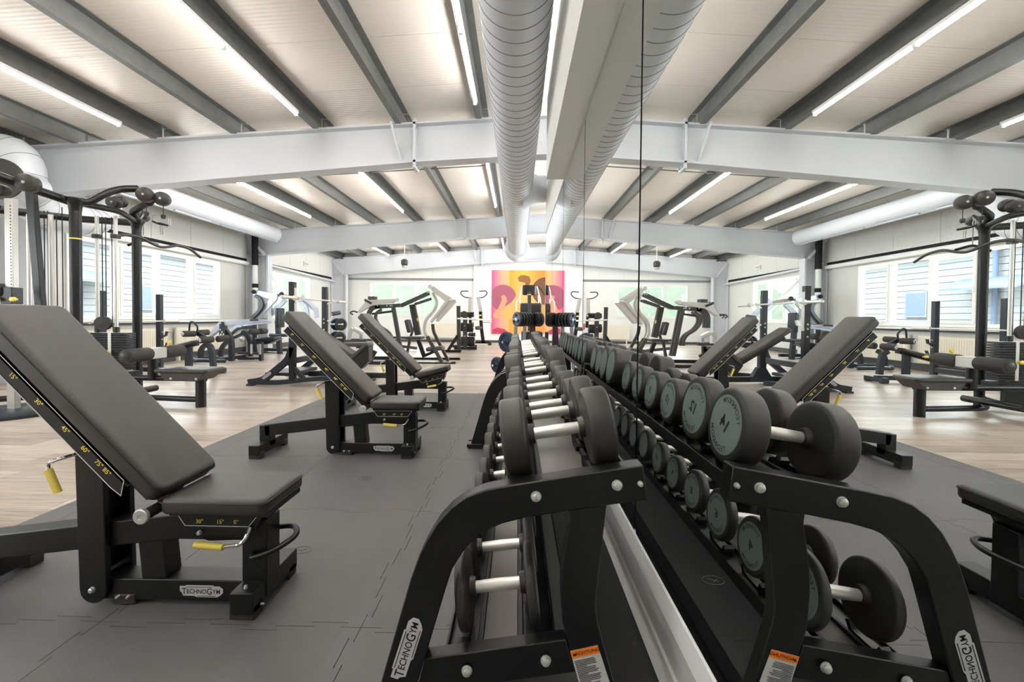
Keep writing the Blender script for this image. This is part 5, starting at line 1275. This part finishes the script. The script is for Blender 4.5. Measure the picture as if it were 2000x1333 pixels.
for (a0, a1, b, rr, side, lev) in ((278, 322, 565, 60, 'left', 'middle'), (375, 460, 575, 62, 'right', 'middle'), (262, 318, 765, 66, 'left', 'bottom'), (375, 480, 765, 66, 'right', 'bottom'), (395, 490, 670, 26, 'right', 'inner'), (280, 470, 392, 36, 'front', 'top')):
    r_ = rr / 7.143 * Yv(yt) / F; n = max(2, int((a1 - a0) / 20))
    part('peg', MB().cyl(c8(348, b, yt), c8(a0 - 8 if side == 'left' else a1 + 10, b, yt), 0.03, 10), 'steel', pt)
    for j in range(n):
        x_ = a0 + (a1 - a0) * (j + 0.5) / n; q = c8(x_, b, yt); th_ = (a1 - a0) / n / 7.143 * Yv(yt) / F * 0.9
        single('plate_disc', plate_disc(q - Vector((th_ / 2, 0, 0)), (1, 0, 0), r_, th_, 'plate_black'), 'plate_black',
               'black disc on the plate tree, %s level, %s side, %s' % (lev, side, ords[j] + ' from the left'), 'weight plate', 'discs on the plate tree')
part('hub_disc', MB().lathe(c8(340, 392, yt) + Vector((0, -0.12, 0)), (0, -1, 0), [(0, .12), (.03, .12), (.035, .06), (.05, .05), (.05, 0)], 24), 'graphite', pt)
tw = thing('lever_tower', 'grey two post machine with curved handles before the gable wall', 'gym machine', P(940, 672, Yv(16.4)))
yt = 16.3
pbar('silver_post', c8, [(418, 160), (412, 370)], yt, 0.12, 0.14, sil, tw); pbar('silver_post', c8, [(530, 160), (572, 380)], yt, 0.12, 0.14, sil, tw)
part('handle', MB().tube(smooth([c8(392, 66, yt), c8(295, 63, yt), c8(280, 100, yt), c8(335, 150, yt), c8(440, 162, yt)], 0.12), 0.022, 10), 'graphite', tw)
part('handle', MB().tube(smooth([c8(545, 66, yt), c8(640, 60, yt), c8(657, 100, yt), c8(605, 152, yt), c8(505, 162, yt)], 0.12), 0.022, 10), 'graphite', tw)
pbar('black_leg', c8, [(560, 350), (575, 600), (602, 790)], yt, 0.12, 0.13, 'black_metal', tw)
part('post_band', MB().box(c8(560, 402, yt) + Vector((0, -0.07, 0)), (0.09, 0.02, 0.05)), 'yellow', tw)
pbar('base_beam', c8, [(440, 776), (700, 778)], yt, 0.12, 0.10, 'black_metal', tw)
for a in (450, 690):
    q = c8(a, 778, yt); part('foot_pad', MB().bx(q.x - .07, q.x + .07, q.y - .07, q.y + .07, 0, q.z), 'rubber', tw)
pbar('black_leg', c8, [(408, 340), (425, 560)], yt + .2, 0.12, 0.11, 'black_metal', tw)
roller('roller', c8(492, 580, yt - .1), c8(575, 575, yt), 0.075, tw, 'graphite', 'graphite')
for b in (463, 498): part('peg', MB().cyl(c8(600, b, yt), c8(710, b - 3, yt - .2), 0.022, 10), 'steel', tw)
part('red_band', MB().box(c8(460, 545, yt + .2), (0.05, 0.06, 0.25)), 'red_plastic', tw)
# ---- climber in front of the print
cl = thing('stair_climber', 'black stair climber with metal handrails in front of the print', 'gym machine', P(1033, 640, Yv(10.6)))
yc = 10.4
part('console', MB().pad(c8(1240, 50, yc), (0.34, 0.12, 0.26), 0.03), 'black_metal', cl)
for s_, pts in ((0, [(1140, 0), (1105, 165), (1062, 205), (1058, 340)]), (1, [(1345, 0), (1392, 180), (1405, 345)]), (2, [(1105, 170), (1105, 240), (1370, 240), (1365, 120)]), (3, [(1375, 0), (1420, 60), (1490, 160), (1505, 340)])):
    part('handrail', MB().tube(smooth([c8(a, b, yc + 0.1 * s_) for a, b in pts], 0.06), 0.02, 10), 'steel' if s_ < 3 else 'graphite', cl)
pbar('mast', c8, [(1242, 70), (1245, 620)], yc - .1, 0.10, 0.09, 'graphite', cl)
part('mast_band', MB().box(c8(1240, 112, yc - .15), (0.092, 0.06, 0.02)), 'yellow', cl)
part('stair_drum', MB().lathe(c8(1290, 350, yc + .1) + Vector((-0.32, 0, 0)), (1, 0, 0), [(0, .05), (0, .2), (.02, .22), (.52, .22), (.54, .2), (.54, 0)], 28), 'black_metal', cl)
part('housing', MB().bx(c8(1140, 0, yc).x, c8(1440, 0, yc).x, Yv(yc), Yv(yc + .9), 0.0, 0.75), 'black_metal', cl, 0.02)
# ---- disc stand at the end of the racks
ds = thing('disc_stand', 'dark maroon stand carrying black grip discs beyond the far dumbbell rack', 'plate tree', V(0.1, 6.95, 0))
yd = 6.93
for a0, a1 in ((1270, 1330), (1500, 1560)):
    part('post', MB().prism([c8(a0, 372, yd), c8(a1, 372, yd), c8(a1 - 5, 900, yd), c8(a0 - 50, 900, yd)], (0, 0.06, 0)), 'maroon', ds, 0.003)
part('cross_rail', MB().bx(c8(1200, 0, yd).x, MX - 0.01, Yv(yd) + 0.06, Yv(yd) + 0.10, c8(0, 470, yd).z - .03, c8(0, 470, yd).z + .03), 'maroon', ds)
for a in (1055, 1180): part('slanted_leg', MB().bar([c8(a, 560, yd + .1), c8(a - 40, 1150, yd + .1)], YA, 0.05, 0.06), 'silver_blue', ds)
part('base_rail', MB().bx(-0.35, MX - 0.02, Yv(yd) - .05, Yv(yd) + .15, 0, 0.06), 'black_metal', ds)
zc = c8(0, 447, yd).z; rr = 100 / 7.143 * Yv(yd) / F
part('peg', MB().cyl((c8(1020, 0, yd).x, Yv(yd) - .08, zc), (c8(1280, 0, yd).x, Yv(yd) - .02, zc), 0.022, 12), 'chrome', ds)
gax = Vector((-0.80, -0.60, 0)).normalized()
def grip_face(o, c, r):
    u_ = gax.cross(Vector((0, 0, 1))).normalized(); w_ = Vector((0, 0, 1))
    part('face_ring', MB().lathe(c - gax * 0.001, gax, [(0, r * .9), (.003, r * .88), (.003, 0)], 28), 'ext_blue', o)
    for k in range(3):
        a = math.pi / 2 + k * 2 * math.pi / 3
        pts = [c + gax * 0.0025 + (u_ * math.cos(a + e) + w_ * math.sin(a + e)) * r * q for q, e in ((.45, -.5), (.45, .5), (.78, .42), (.78, -.42))]
        part('grip_slot', MB().prism(pts, gax * 0.002), 'dark_void', o)
    part('hub', MB().lathe(c, gax, [(0, r * .26), (.012, r * .22), (.012, 0)], 18), 'chrome', o)
for j in range(5):
    c = Vector((c8(1250, 447, yd).x, Yv(yd) + 0.02, zc)) + gax * (0.05 * j); c.x -= 0.0085 * j
    o = single('grip_disc', plate_disc(c, gax, rr, 0.042, 'plate_black'), 'plate_black', 'black grip disc, %s from the post on the maroon stand' % ords[j], 'weight plate', 'grip discs on the maroon stand')
    if j == 4: grip_face(o, c + gax * 0.042, rr)
for j in range(2):
    x_ = c8(1345 + j * 45, 447, yd).x
    single('grip_disc', plate_disc(Vector((x_, Yv(yd) - 0.03, zc)), gax, rr, 0.042, 'plate_black'), 'plate_black', 'black grip disc right of the maroon post, %s from the mirror' % ('farther' if j == 0 else 'nearer'), 'weight plate', 'grip discs on the maroon stand')
for j, (a, b, r_, y_, w_) in enumerate(((918, 775, 142, 6.3, 'upper'), (785, 1095, 110, 6.05, 'lower'))):
    q = c8(a, b, y_); ax = Vector((-0.62, -0.78, 0)).normalized(); R_ = r_ / 7.143 * Yv(y_) / F
    o = single('tri_grip_disc', plate_disc(q - ax * .04, ax, R_, 0.045, 'plate_blue'), 'plate_blue', 'dark blue disc on the %s side peg beyond the far rack' % w_, 'weight plate', 'dark blue discs on side pegs')
    part('side_peg', MB().cyl(q + ax * 0.09, q - ax * 0.05, 0.02, 12), 'chrome', ds)
    part('side_arm', MB().bar([q - ax * 0.05, Vector((q.x + 0.06, Yv(yd), q.z))], (0, 0, 1), 0.05, 0.05), 'black_metal', ds)
